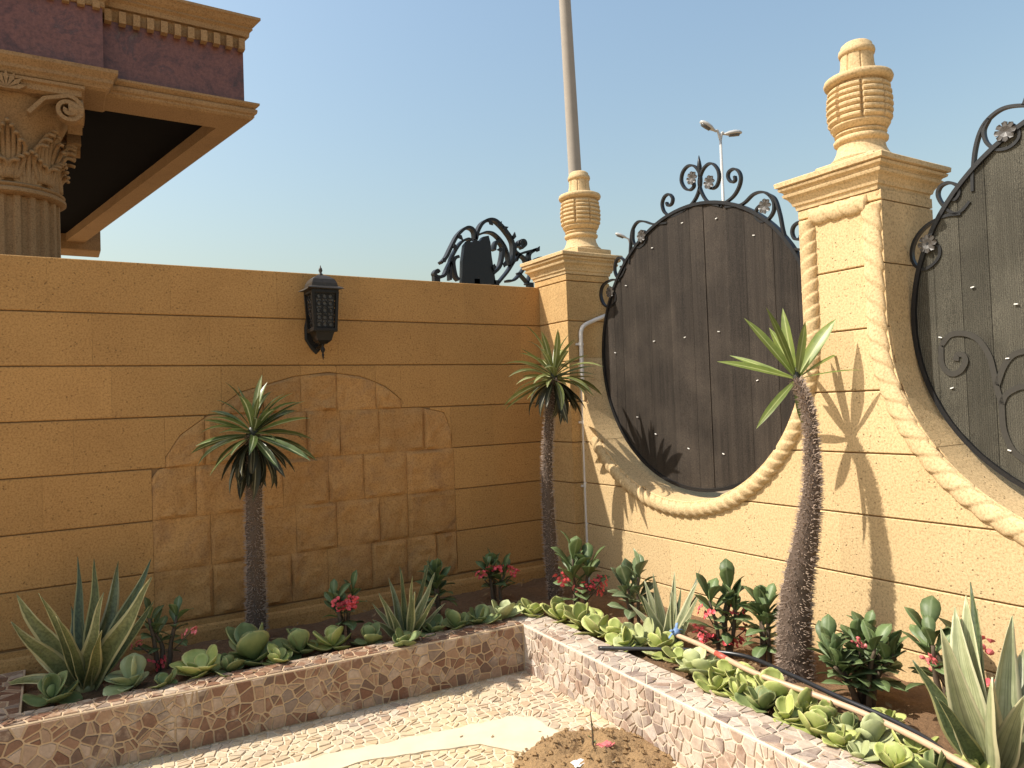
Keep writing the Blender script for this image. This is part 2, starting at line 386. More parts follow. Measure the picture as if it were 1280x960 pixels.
def pxy(P):
    d = P-CAM; z = d.dot(fw); return 640+FPX*d.dot(RT)/z, 480-FPX*d.dot(UP)/z, z
fl = cells(-3.7, -0.9, -2.7, -0.8, 0.052, 0.0095, 0.35, 11)
def fkey(p):
    c = Vector((sum(q[0] for q in p)/len(p), sum(q[1] for q in p)/len(p), 0)); u, v, z = pxy(c)
    inside = 0 < u < 1280 and v < 965 and c.y < -1.0 and c.x < -0.95
    return -(abs(area(p))/z**3) if inside else 1.0
lay_tiles(FLOOR, M['ftile'], fl, lambda s, t, h: (s, t, h), 0.005, 300, fkey)

# ---- cement screed strip with ragged edges, on the floor
def blob_sheet(name, outline, z0, z1, mat, label, cat, jit=0.012):
    rg = random.Random(len(outline)); pts = []
    for i in range(len(outline)):
        a = Vector(outline[i]); c = Vector(outline[(i+1) % len(outline)])
        n = max(2, int((c-a).length/0.05))
        for k in range(n): pts.append(a.lerp(c, k/n) + Vector((rg.uniform(-jit, jit), rg.uniform(-jit, jit))))
    mb = MB(); cx = sum(p.x for p in pts)/len(pts); cy = sum(p.y for p in pts)/len(pts)
    mb.loft([[(p.x,p.y,z0) for p in pts], [(p.x,p.y,z1-0.003) for p in pts], [(cx+(p.x-cx)*.985, cy+(p.y-cy)*.985, z1) for p in pts]])
    return tag(mb.build(name, mat), label, cat)
blob_sheet('cement_strip', [(-2.75,-1.33),(-2.3,-1.385),(-1.40,-1.535),(-1.31,-1.60),(-1.285,-2.10),(-1.46,-2.06),(-1.66,-1.72),(-2.1,-1.56),(-2.75,-1.50)], -0.004, 0.0095, M['screed'],
           'pale smooth cement strip across the mosaic floor', 'cement patch')

# ------------------------------------------------------------------ stone slabs
def slab(mb, ss, lo, hi, fn, T, ch=0.005):
    """slab with front at depth 0 and back at depth T; ss positions, lo/hi edge heights; fn(s, depth, z) -> world"""
    n = len(ss); loops = []
    for s_, a, c in zip(ss, lo, hi):
        k = min(ch, (c-a)*0.3)
        loops.append([fn(s_, k, a), fn(s_, 0, a+k), fn(s_, 0, c-k), fn(s_, k, c), fn(s_, T, c), fn(s_, T, a)])
    mb.loft(loops)
def lin(a, b_, step):
    n = max(1, int(math.ceil(abs(b_-a)/step))); return [a+(b_-a)*i/n for i in range(n+1)]
fa = lambda s, d, z: (s, d, z)          # wall A: runs along x, front at y = 0
fb = lambda s, d, z: (d, s, z)          # wall B: runs along y, front at x = 0

# wall A with the arched patch of rough stones
WA = thing('garden_wall', (-3, 0.1, 0), 'shaded sandstone garden wall with lantern, closing the yard at the left', 'wall')
ZJ = [0.075+0.3*i for i in range(9)]     # course joints 0.075 .. 2.475
APX = [(-2.86,0.70),(-2.85,1.21),(-2.69,1.46),(-2.34,1.71),(-2.0,1.805),(-1.78,1.829),(-1.56,1.80),(-1.39,1.733),(-1.23,1.60),(-0.93,1.53),(-0.87,1.27),(-0.86,0.70)]
def arch(x):
    if x <= -2.86 or x >= -0.86: return -1
    for (a, za), (c, zc) in zip(APX, APX[1:]):
        if a <= x <= c: return za+(zc-za)*(x-a)/(c-a+1e-9)
    return -1
rg = random.Random(5)
g = 0.0032
def emit_a(ss, lo, hi, mat, nm, rough=False):
    if not rough:
        mb = MB(); slab(mb, ss, lo, hi, fa, 0.2, 0.004); mb.build(nm, mat, WA); return
    n = 14; mb = MB(); vs = []; fs = []
    def ed(arr, s_):
        for i in range(len(ss)-1):
            if ss[i] <= s_ <= ss[i+1]: return arr[i]+(arr[i+1]-arr[i])*(s_-ss[i])/(ss[i+1]-ss[i])
        return arr[-1]
    sd = rg.uniform(0, 99); tiltx = rg.uniform(-.01,.01); base = rg.uniform(0.0, 0.008)
    for j in range(n+1):
        for i in range(n+1):
            s_ = ss[0]+(ss[-1]-ss[0])*i/n; a, c = ed(lo, s_), ed(hi, s_); z = a+(c-a)*j/n
            e = min(i, n-i, j, n-j)
            q = Vector((s_*7+sd, z*7, sd))
            d = base+0.022*noise.noise(q)+0.020*abs(noise.noise(q*2.1))+0.007*noise.noise(q*5.3)+tiltx*(i/n-.5)
            d = -d if e > 0 else 0.0025
            vs.append((s_, d, z))
    for j in range(n):
        for i in range(n): k = j*(n+1)+i; fs.append((k, k+1, k+n+2, k+n+1))
    mb.add(vs, fs)
    ring = [i for i in range(n+1)]+[j*(n+1)+n for j in range(1, n+1)]+[n*(n+1)+i for i in range(n-1, -1, -1)]+[j*(n+1) for j in range(n-1, 0, -1)]
    m0 = len(mb.v); mb.v += [(vs[i][0], 0.18, vs[i][2]) for i in ring]
    for k in range(len(ring)):
        q = (k+1) % len(ring); mb.f.append((ring[k], ring[q], m0+q, m0+k))
    o = mb.build(nm, mat, WA, smooth=True, auto=38)
for ci in range(1, 8):
    z0, z1 = ZJ[ci]+g, ZJ[ci+1]-g
    if ci == 7: z1 = ZJ[8]
    xs = [-6.0]; k = 0
    while xs[-1] < -0.1:
        xs.append(xs[-1]+rg.choice([0.55,0.62,0.72,0.8]))
    xs[-1] = -0.03
    if len(xs) > 2 and xs[-1]-xs[-2] < 0.2: xs.pop(-2)
    # patch extent in this course
    inside = [x for x in lin(-2.86, -0.86, 0.01) if arch(x) > z0+0.05]
    if inside and ci <= 5:
        pa, pb = inside[0], inside[-1]
        if ci <= 4: pa = max(pa, -2.845); pb = min(pb, -0.875)
        xs = [x for x in xs if x < pa-0.12] + [pa] + [x for x in xs if x > pb+0.12]
        if xs[-1] != -0.03: xs.append(-0.03)
        xr = [pa]
        while xr[-1] < pb-0.02: xr.append(xr[-1]+rg.uniform(0.2, 0.34))
        xr[-1] = pb
        if len(xr) > 2 and xr[-1]-xr[-2] < 0.12: xr.pop(-2)
        for a, c in zip(xr, xr[1:]):
            ss = lin(a+0.0009, c-0.0009, 0.03); hi = [min(z1, arch(s_)-0.003) for s_ in ss]
            hi = [max(h, z0+0.03) for h in hi]
            emit_a(ss, [z0-0.0028]*len(ss), [h+(0.0028 if h > z1-.001 else 0) for h in hi], M['rough'], 'rough_stone', True)
            if min(hi) < z1-0.02:
                seg = [(s_, h) for s_, h in zip(ss, hi) if h < z1-0.012]
                if len(seg) > 1: emit_a([q[0] for q in seg], [q[1]+0.003 for q in seg], [z1]*len(seg), M['wall'], 'slab')
        for a, c in zip(xs, xs[1:]):
            if a >= pa-1e-6 and c <= pb+1e-6: continue
            if abs(a-pa) < 1e-6: a = pb
            if c-a < 0.03: continue
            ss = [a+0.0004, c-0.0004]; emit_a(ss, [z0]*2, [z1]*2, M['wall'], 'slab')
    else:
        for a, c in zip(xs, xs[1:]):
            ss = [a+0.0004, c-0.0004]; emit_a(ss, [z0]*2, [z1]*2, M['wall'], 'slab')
mb = MB(); mb.box((-6.0, 0.013, -0.02), (-0.035, 0.185, 2.462)); mb.build('mortar_core', M['mortar'], WA)
mb = MB()
mb.loft([[(-6.0, y, z), (-0.035, y, z), (-0.035, 0.01, z), (-6.0, 0.01, z)] for y, z in ((-0.035,0.0),(-0.035,0.30),(-0.028,0.325),(-0.012,0.335),(-0.012,0.365))]); mb.build('plinth', M['wall'], WA)

# wall B with the round openings; pillars
C1, C2, CZ, RO = -1.345, -3.73, 1.895, 0.965
def H(y):
    for c in (C1, C2):
        if abs(y-c) < RO: return CZ-math.sqrt(RO*RO-(y-c)**2)
    return 2.53
TB = 0.44
WB = thing('arched_wall', (0.2, -2.6, 0), 'sunlit sandstone wall with round openings at the right', 'wall')
PIL = thing('pillar', (0.22, -2.53, 1.875), 'sunlit sandstone pillar with rope border between the two round screens', 'pillar')
PCO = thing('pillar', (0.14, -0.15, 0), 'half shaded corner pillar where the two garden walls meet', 'pillar')
PNE = thing('pillar', (0.22, -4.92, 1.875), 'nearest pillar past the right edge of the second screen', 'pillar')
rgb = random.Random(9)
for ci in range(0, 9):
    z0 = ZJ[ci]+g; z1 = (ZJ[ci+1]-g) if ci < 8 else 2.525
    if ci == 0: z0 = -0.02
    if z1 <= z0: continue
    ys = [-0.345, -0.9-0.35*(ci % 2)]
    while ys[-1] > -5.0: ys.append(ys[-1]-rgb.uniform(0.62, 0.9))
    ys[-1] = -5.14
    if ci >= 6: ys = [-0.345, -1.345, -2.3, -2.76, -3.73, -4.69, -5.14]
    for a, c in zip(ys, ys[1:]):
        ss = lin(a-0.0002, c+0.0002, 0.025)
        ss = sorted(set(ss+[q for q in (C1-RO, C1+RO, C2-RO, C2+RO) for q in (q-0.0004, q+0.0004) if c < q < a]), reverse=True)
        run = []
        def flush(run):
            if len(run) < 2: return
            mb = MB(); slab(mb, [q[0] for q in run], [z0]*len(run), [q[1] for q in run], fb, TB, 0.004)
            mid = sum(q[0] for q in run)/len(run)
            par = WB
            if z0 > 1.87: par = PIL if -2.8 < mid < -2.2 else (PNE if mid < -4 else None)
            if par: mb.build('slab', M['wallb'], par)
        for s_ in ss:
            h = min(z1, H(s_))
            if h > z0+0.012: run.append((s_, h))
            else: flush(run); run = []
        flush(run)
ss = lin(-0.35, -5.13, 0.025); mb = MB(); slab(mb, ss, [-0.02]*len(ss), [min(H(s_), 1.86)-0.012 for s_ in ss], lambda s_, d, z: (d+0.012, s_, z), TB-0.024, 0.002)
mb.build('mortar_core', M['mortar'], WB)
mb = MB(); slab(mb, ss, [0.2]*len(ss), [min(H(s_), 1.90)-0.0025 for s_ in ss], lambda s_, d, z: (d+0.02, s_, z), TB-0.04, 0.001)
mb.build('reveal_bed', M['wallb'], WB)
mb = MB(); mb.box((0.012, -2.733, 1.8), (0.428, -2.322, 2.51)); mb.build('mortar_core', M['mortar'], PIL)
# corner pillar, proud of both walls
for ci in range(0, 9):
    z0 = ZJ[ci]+g if ci else -0.02; z1 = (ZJ[ci+1]-g) if ci < 8 else 2.525
    mb = MB(); mb.loft([[(-0.08+k, 0.06-k, z), (-0.08+k, -0.36+k, z), (0.33-k, -0.36+k, z), (0.33-k, 0.06-k, z)] for k, z in ((0.004,z0),(0,z0+0.004),(0,z1-0.004),(0.004,z1))])
    mb.build('block', M['corner'], PCO)
mb = MB(); mb.box((-0.068, -0.348, 0), (0.318, 0.048, 2.51)); mb.build('mortar_core', M['mortar'], PCO)
def cap(parent, x0, x1, y0, y1):
    mb = MB(); jr = random.Random(3)
    prof = [(-.02,2.527),(0.006,2.527),(0.010,2.548),(0.018,2.552),(0.022,2.568),(0.034,2.588),(0.050,2.600),(0.054,2.612),(0.046,2.618),(0.050,2.626),(0.066,2.634),(0.070,2.645),(0.062,2.650),(0.078,2.655),(0.080,2.676),(0.074,2.681),(-0.05,2.683)]
    loops = []
    for k, z in prof:
        a, b_, c, d = x0-k, x1+k, y0-k, y1+k; L = []
        for i in range(6): L.append((a+(b_-a)*i/6, c, z))
        for i in range(6): L.append((b_, c+(d-c)*i/6, z))
        for i in range(6): L.append((b_-(b_-a)*i/6, d, z))
        for i in range(6): L.append((a, d-(d-c)*i/6, z))
        loops.append([(x+0.003*noise.noise(Vector((x,y,z))*19), y+0.003*noise.noise(Vector((y,z,x))*19), z) for x, y, z in L])
    mb.loft(loops); return mb.build('cap', M['carved'], parent)
cap(PIL, 0.0, 0.44, -2.745, -2.31); cap(PCO, -0.08, 0.33, -0.36, 0.06); cap(PNE, 0.0, 0.44, -5.14, -4.7)
def finial(parent, x, y, z=2.683):
    base = MB(); base.box((x-0.16, y-0.16, z), (x+0.16, y+0.16, z+0.055), 0.006); f = base.build('finial', M['carved'], parent)
    c = (x, y, z)
    mb = MB(); mb.lathe([(0.15,0.053),(0.152,0.07),(0.135,0.085),(0.118,0.12),(0.112,0.15),(0.118,0.156),(0.128,0.163),(0.130,0.176),(0.122,0.186),(0.112,0.19),(0.116,0.196),(0.124,0.204),(0.118,0.214),(0.10,0.216)], c, 40); mb.build('base', M['carved'], f, True, auto=50)
    prof = [(0.11,0.214),(0.128,0.222),(0.142,0.245)]
    nr = 6
    for i in range(nr):
        a = 0.262+i*0.031; rr = 0.158-0.010*((i-2.2)/3)**2
        prof += [(rr-0.018, a-0.006), (rr-0.006, a), (rr, a+0.007), (rr, a+0.016), (rr-0.006, a+0.023), (rr-0.018, a+0.026)]
    prof += [(0.128,0.455),(0.12,0.462)]
    def slot(r, zz, th):
        if 0.255 < zz < 0.452:
            q = abs(((th+0.12)/(2*math.pi)*8) % 1-0.5)
            if q > 0.47: return min(r, 0.131)
        return r
    mb = MB(); mb.lathe(prof, c, 96, slot); mb.build('ribbed_barrel', M['carved'], f, True, auto=40)
    mb = MB(); mb.lathe([(0.12,0.455),(0.145,0.458),(0.160,0.466),(0.165,0.48),(0.160,0.494),(0.140,0.503),(0.09,0.508)], c, 40); mb.build('collar', M['carved'], f, True, auto=60)
    def flute(r, zz, th):
        q = abs((th/(2*math.pi)*8) % 1-0.5); return r-0.006*(1 if q > 0.46 else 0)
    mb = MB(); mb.lathe([(0.092,0.505),(0.086,0.53),(0.080,0.57),(0.078,0.615)], c, 80, flute); mb.build('neck', M['carved'], f, True, auto=40)
    mb = MB(); mb.lathe([(0.07,0.612),(0.084,0.616),(0.088,0.63),(0.085,0.645),(0.076,0.655),(0.074,0.668),(0.06,0.68),(0.03,0.686),(0.004,0.687)], c, 40); mb.build('knob', M['carved'], f, True, auto=60)
finial(PIL, 0.22, -2.54); finial(PCO, 0.20, -0.20); finial(PNE, 0.22, -4.92)

# rope mouldings carved on wall B
def rope(name, path, r, parent, pitch=0.36, strands=2, flat=0.75, nseg=30, depth=0.24):
    path = [Vector(p) for p in path]; L = [0]
    for a, c in zip(path, path[1:]): L.append(L[-1]+(c-a).length)
    tot = L[-1]; n = int(tot/0.007); mb = MB(); loops = []; j = 0
    for i in range(n+1):
        s_ = tot*i/n
        while j < len(L)-2 and L[j+1] < s_: j += 1
        k = (s_-L[j])/(L[j+1]-L[j]+1e-9); p = path[j].lerp(path[j+1], k)
        s2 = min(tot, s_+0.02); s1 = max(0, s_-0.02)
        def pt(q):
            jj = 0
            while jj < len(L)-2 and L[jj+1] < q: jj += 1
            return path[jj].lerp(path[jj+1], (q-L[jj])/(L[jj+1]-L[jj]+1e-9))
        t = (pt(s2)-pt(s1)).normalized(); nn = Vector((-1, 0, 0)); bb = t.cross(nn).normalized()
        lp = []
        for q in range(nseg):
            a = 2*math.pi*q/nseg
            ph = (strands*(a/(2*math.pi)-s_/pitch)) % 1.0
            hh = (ph/0.86)**0.6 if ph < 0.86 else 1-(ph-0.86)/0.14
            rr = r*(1-depth*(1-hh))*(1+0.04*noise.noise(p*17+Vector((a,0,0))))
            lp.append(p+nn*(math.cos(a)*rr*flat)+bb*(math.sin(a)*rr))
        loops.append(lp)
    mb.loft(loops); return mb.build(name, M['carved'], parent, True)
RR = 1.018
pth = [(0.0, C1-RR, 2.46), (0.0, C1-RR, CZ)]
for i in range(0, 37):
    a = R(180+4*i)
    y = C1+RR*math.cos(a); z = CZ+RR*math.sin(a)
    if y > -0.43: break
    pth.append((0.0, y, z))
rope('rope_moulding', pth, 0.047, WB, 0.13, 2, 0.78)
pth = [(0.0, C2+RR, 2.46), (0.0, C2+RR, CZ)]
for i in range(0, 44):
    a = R(360-4*i); pth.append((0.0, C2+RR*math.cos(a), CZ+RR*math.sin(a)))
rope('rope_moulding', pth, 0.052, WB, -0.19, 2, 0.5)
rope('rope_moulding', [(0.0, C1-RR-0.02, 2.475), (0.0, C2+RR+0.02, 2.475)], 0.048, PIL, 0.17, 2, 0.6)

# ------------------------------------------------------------------ round screens
def disc_screen(cy, x, rad, mat, label, rs, wy):
    T = thing('round_screen', (x, cy, CZ-rad), label, 'screen')
    rgs = random.Random(rs); y = cy-rad
    while y < cy+rad-0.01:
        w_ = rgs.choice([0.09,0.12,0.15,0.2]); y2 = min(y+w_, cy+rad)
        ss = lin(y+0.001, y2-0.001, 0.012); h = [math.sqrt(max(0, rad*rad-(q-cy)**2)) for q in ss]
        dx = rgs.uniform(0, 0.006); bow = rgs.uniform(0.002, 0.006)
        loops = []
        for q, hh in zip(ss, h):
            hh = max(hh, 0.01); e = bow*math.sin(math.pi*(q-y)/(y2-y))
            loops.append([(x-dx-e, q, CZ-hh), (x-dx-e, q, CZ+hh), (x+0.012, q, CZ+hh), (x+0.012, q, CZ-hh)])
        mb = MB(); mb.loft(loops); mb.build('strip', mat, T); y = y2
    ring = []
    mb = MB(); loops = []
    for i in range(97):
        a = 2*math.pi*i/96; cy_, sz_ = math.cos(a), math.sin(a)
        loops.append([(x-0.018, cy+(rad-0.008)*cy_, CZ+(rad-0.008)*sz_), (x-0.018, cy+(rad+0.012)*cy_, CZ+(rad+0.012)*sz_), (x+0.022, cy+(rad+0.012)*cy_, CZ+(rad+0.012)*sz_), (x+0.022, cy+(rad-0.012)*cy_, CZ+(rad-0.012)*sz_)])
    mb.loft(loops, caps=False); mb.build('ring_frame', M['iron'], T)
    for (u, v) in wy:
        P = at(u, v, 0, x-0.012)
        if (P.y-cy)**2+(P.z-CZ)**2 > (rad-.03)**2: continue
        mb = MB(); aa = rgs.uniform(-.4, .4); q = Vector((0, math.cos(aa), math.sin(aa)))*0.0075
        mb.bar([P-q, P+q], (0.003, 0, 0), 0.0045); mb.build('tie', M['tie'], T)
    return T
XP = 0.20
zz = lambda pts, ox, oy, k: [(ox+a/k, oy+c/k) for a, c in pts]
t1 = zz([(502,432),(626,416),(762,477),(393,523),(298,660),(400,862),(512,848),(635,827),(259,904)], 680, 130, 2.908)
t1 += zz([(332,347),(410,420),(551,482),(700,505),(846,190),(403,22)], 700, 420, 3.428)
S1 = disc_screen(C1, XP, 0.915, M['sheet'], 'dark brown round screen in the opening behind the middle palm', 21, t1)
t2 = [(1088+x/2.743, 130+y/2.743) for x, y in ((350,628),(240,800),(470,872))]+[(1262,563),(1190,485),(1270,380)]
S2 = disc_screen(-3.65, XP, 0.865, M['sheet2'], 'greyer round screen at the right edge of the picture', 22, t2)

def scroll(parent, pts, ox, oy, k, x=XP, w_=0.012, t=0.013, name='scroll', mat=None, ax=0):
    P = [at(ox+a/k, oy+c/k, ax, x) for a, c in pts]
    wv = (w_, 0, 0) if ax == 0 else (0, w_, 0)
    mb = MB(); mb.bar(catmull(P, 7), wv, t); return mb.build(name, mat or M['iron'], parent, True, auto=40)
def rosette(parent, u, v, x=XP, r=0.045, ax=0):
    c = at(u, v, ax, x-0.012); mb = MB()
    for k in range(8):
        a = 2*math.pi*k/8
        d = Vector((0, math.cos(a), math.sin(a))) if ax == 0 else Vector((math.cos(a), 0, math.sin(a)))
        e = Vector((0, -math.sin(a), math.cos(a))) if ax == 0 else Vector((-math.sin(a), 0, math.cos(a)))
        nrm = Vector((-1,0,0)) if ax == 0 else Vector((0,-1,0))
        pts = [c+nrm*.004, c+d*r*.5+e*r*.2+nrm*.010, c+d*r*.85+e*r*.26+nrm*.014, c+d*r+nrm*.010, c+d*r*.85-e*r*.26+nrm*.014, c+d*r*.5-e*r*.2+nrm*.010]
        bk = [q-nrm*.006 for q in pts]
        mb.loft([bk, pts])
    mb.build('rosette', M['rosette'], parent)
A_ = (680, 130, 2.908)
for pts in (
    [(508,392),(545,355),(565,310),(568,260),(550,228),(525,225),(505,248),(500,280),(512,305),(530,313),(545,300),(543,282)],
    [(650,372),(600,358),(575,325),(565,285),(575,245),(595,220),(615,218),(633,240),(637,270),(628,298),(610,308),(598,295),(602,280)],
    [(640,372),(685,340),(708,305),(716,270),(708,245),(690,236),(672,248),(670,268),(682,284),(695,278),(694,262)],
    [(512,388),(470,408),(440,395),(430,365),(438,338),(455,328),(468,342),(465,362),(452,370),(446,358)],
    [(660,375),(720,365),(760,330),(790,320),(815,328),(835,355),(835,390),(815,420),(790,428),(772,410),(773,385),(790,368),(805,378)],
    [(812,326),(840,345),(858,400),(870,460),(885,505),(905,525),(940,530)],
    [(940,528),(962,510),(965,470),(948,436),(928,430),(908,445),(903,468),(912,490),(930,490),(936,475)],
    [(450,432),(400,437),(365,427),(340,430),(322,460),(316,510),(312,580)],
    [(324,455),(325,500),(345,522),(365,510),(376,485),(364,462),(348,470),(352,490)],
    [(300,595),(285,625),(268,630),(258,605),(262,572),(276,558),(292,570),(290,588),(279,592)],
    [(278,640),(245,640),(215,660),(207,695),(218,728),(240,738),(262,715),(262,690),(247,680),(238,695)],
): scroll(S1, pts, *A_)
for u, v in ((540,270),(603,285),(805,372),(357,480),(243,683)): rosette(S1, A_[0]+u/A_[2], A_[1]+v/A_[2])
P = at(680+566/2.908, 130+255/2.908, 0, XP); mb = MB()
mb.lathe([(0.004,0.0),(0.014,0.02),(0.010,0.05),(0.016,0.075),(0.011,0.11),(0.002,0.15)], P-Vector((0,0,.03)), 8); mb.build('spear_tip', M['iron'], S1, True)
B_ = (1080, 130, 2.743)
for pts in (
    [(375,300),(375,240),(382,160),(400,95),(430,50),(480,15),(549,5),(640,12),(720,50)],
    [(430,50),(412,90),(420,130),(450,155),(485,155),(515,140),(535,112),(530,85),(508,70)],
    [(365,335),(340,365),(310,375),(275,350),(255,315),(262,285),(290,270),(320,280),(330,305),(315,328),(297,322)],
    [(335,376),(280,385),(220,415),(180,460),(165,510),(175,550),(205,568),(240,550),(262,520),(262,492),(248,482)],
    [(549,5),(570,-40),(610,-60),(650,-40),(655,0),(630,25),(605,5),(612,-15)],
): scroll(S2, pts, *B_)
for u, v in ((487,95),(220,480)): rosette(S2, B_[0]+u/B_[2], B_[1]+v/B_[2])
D_ = (1080, 400, 3.43)
for pts in (
    [(330,110),(370,65),(430,58),(490,85),(535,150),(555,220),(570,290),(590,360)],
    [(330,110),(335,190),(370,230),(410,220),(435,180),(425,150),(400,150),(395,175)],
    [(570,280),(600,200),(640,150),(700,130)],
    [(590,360),(610,320),(660,290),(700,285)],
    [(590,360),(600,470),(640,560),(700,610)],
): scroll(S2, pts, *D_, x=XP-0.0085, w_=0.0022, t=0.024, name='covered_scroll', mat=M['ghost'])

# ------------------------------------------------------------------ planter
SOILZ = 0.235
nx_, ny_ = 60, 60
mb = MB(); vs = []; fs = []
def soil_patch(mb, x0, x1, y0, y1, n, m_, fy=None, fx=None):
    vs = []
    for j in range(m_+1):
        for i in range(n+1):
            x = x0+(x1-x0)*i/n; y = y0+(y1-y0)*j/m_
            if fy: a_ = fy(x); y = a_+(y1-a_)*j/m_
            if fx: a_ = fx(y); x = a_+(x1-a_)*i/n
            vs.append((x, y, SOILZ+0.022*noise.noise(Vector((x*6,y*6,1)))+0.012*noise.noise(Vector((x*23,y*23,4)))))
    mb.add(vs, [(j*(n+1)+i, j*(n+1)+i+1, (j+1)*(n+1)+i+1, (j+1)*(n+1)+i) for j in range(m_) for i in range(n)])
soil_patch(mb, -3.50, 0.02, -0.98, 0.02, 120, 34, fy=lambda x: -0.96-(0.99+min(x, -0.99))*0.0612); soil_patch(mb, -0.92, 0.02, -4.7, -0.955, 34, 130, fx=lambda y: -0.89+(y+1.04)*0.0546)
struct(mb.build('soil', M['soil'], smooth=True))
KT = 0.275
KC0 = Vector((-0.99, -1.04)); KL = Vector((-3.9, -0.862)); KR = Vector((-1.19, -4.7))
def kerb(name, d, inw, s0, s1, th, top, label, stop, rs, s_top0, tm='tile', gm='grout'):
    T = thing(name, (KC0.x+d.x*s1/2, KC0.y+d.y*s1/2, 0), label, 'kerb')
    P = lambda s_, t, z: (KC0.x+d.x*s_+inw.x*t, KC0.y+d.y*s_+inw.y*t, z)
    mb = MB(); c = 0.004
    mb.loft([[P(s0,k,z),P(s1,k,z),P(s1,th-k,z),P(s0,th-k,z)] for k, z in ((0,-0.02),(0,top-c),(c,top))]); mb.build('kerb_core', M[gm], T)
    ca = cells(0.006, s1, 0.004, top-0.004, 0.055, 0.0085, 0.4, rs)
    ca = [q for q in ca]; cb = cells(s_top0, s1, 0.004, th-0.004, 0.058, 0.008, 0.4, rs+1)
    front = lambda s_, t, h: P(s_, -h, t)
    topf = lambda s_, t, h: P(s_, t, top+h)
    def key(q): return sum(p[0] for p in q)/len(q)
    lay_tiles(T, M[tm], ca, front, 0.0055, 230, key, rs); lay_tiles(T, M[tm], cb, topf, 0.0045, 70, key, rs+2)
    return T
dl = (KL-KC0).normalized(); dr = (KR-KC0).normalized()
il = Vector((-dl.y, dl.x)); il = il if il.y > 0 else -il
ir = Vector((-dr.y, dr.x)); ir = ir if ir.x > 0 else -ir
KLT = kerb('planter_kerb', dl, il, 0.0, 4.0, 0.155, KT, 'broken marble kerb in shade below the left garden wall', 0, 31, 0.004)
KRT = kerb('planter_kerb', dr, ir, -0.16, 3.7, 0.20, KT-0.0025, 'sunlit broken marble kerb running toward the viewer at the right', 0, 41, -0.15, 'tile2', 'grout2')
mb = MB(); mb.box((-6.0, -0.72, -0.02), (-3.47, -0.02, KT-0.006)); mb.build('end_block', M['grout'], KLT)
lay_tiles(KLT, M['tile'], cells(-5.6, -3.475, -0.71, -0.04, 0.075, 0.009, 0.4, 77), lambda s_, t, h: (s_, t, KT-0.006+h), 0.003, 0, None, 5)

# ------------------------------------------------------------------ leaves
def blade(name, L, W, prof, droop, fold, thick, mat, nseg=8, wave=0.0, seed=0, curl=0.0, cross=3):
    """blade along +x; prof(t) relative half width; droop lowers the tip; fold lifts the margins"""
    me = bpy.data.meshes.new(name); vs = []; fs = []; uv = []
    rgx = random.Random(seed); ph = rgx.uniform(0, 6)
    x = 0.0; z = 0.0; ang = 0.0; cols = cross
    for i in range(nseg+1):
        t = i/nseg; hw = W*max(prof(t), 0.02)
        wz = wave*math.sin(t*9+ph)*L
        for c in range(cols):
            k = -1+2*c/(cols-1)
            vs.append((x, k*hw+wz*0.6, z+fold*hw*abs(k)**1.3+(wave*L*0.5*math.sin(t*14+ph+k*2) if abs(k) > .5 else 0)))
            uv.append((c/(cols-1), t))
        ang -= droop/nseg*(0.4+1.2*t); x += L/nseg*math.cos(ang); z += L/nseg*math.sin(ang)
    n = len(vs)
    for i in range(nseg):
        for c in range(cols-1): k = i*cols+c; fs.append((k, k+1, k+cols+1, k+cols))
    if thick:
        for q, (a, b_, c_) in enumerate(list(vs)):
            i = q//cols; t = i/nseg; k = abs(-1+2*(q % cols)/(cols-1))
            vs.append((a, b_, c_-thick*(0.25 if k > .9 else 1.0)*(1-0.5*t))); uv.append(uv[q])
        for i in range(nseg):
            for c in range(cols-1): k = n+i*cols+c; fs.append((k, k+cols, k+cols+1, k+1))
            k = i*cols; fs.append((k, k+cols, n+k+cols, n+k)); k = i*cols+cols-1; fs.append((k, n+k, n+k+cols, k+cols))
        fs.append(tuple(range(cols))[::-1]+tuple(n+c for c in range(cols))); a = nseg*cols
        fs.append(tuple(a+c for c in range(cols))+tuple(n+a+c for c in range(cols-1, -1, -1)))
    me.from_pydata(vs, [], fs); ul = me.uv_layers.new(name='UVMap')
    for lp in me.loops: ul.data[lp.index].uv = uv[lp.vertex_index]
    me.polygons.foreach_set('use_smooth', [True]*len(me.polygons)); me.materials.append(mat)
    return me
def aim(d):
    d = d.normalized(); return math.asin(max(-1, min(1, d.z))), math.atan2(d.y, d.x)
def put_facing(parent, mesh, loc, d, nrm, sc, wsc, name='leaf'):
    x = d.normalized(); z = (nrm-x*nrm.dot(x)).normalized(); y = z.cross(x)
    e = Matrix((x, y, z)).transposed().to_euler('XYZ')
    return inst(name, mesh, parent, loc, e, (sc, wsc, wsc))
def put_leaf(parent, mesh, loc, d, roll=0.0, sc=1.0, name='leaf', wsc=None):
    el, az = aim(d); return inst(name, mesh, parent, loc, (roll, -el, az), (sc, wsc or sc, wsc or sc))
strap = lambda t: (0.35+0.65*min(1, t/0.35)) * (1 if t < 0.6 else max(0, 1-((t-0.6)/0.4)**1.8))
lance = lambda t: (0.55+0.45*min(1, t/0.3)) * (1 if t < 0.4 else max(0, (1-(t-0.4)/0.6)**0.8))
paddle = lambda t: math.sin(math.pi*min(1, (0.10+0.90*t))**1.6)**0.62 if t < 0.999 else 0.12
ovate = lambda t: math.sin(math.pi*min(1, 0.05+0.945*t)**1.75)**0.7

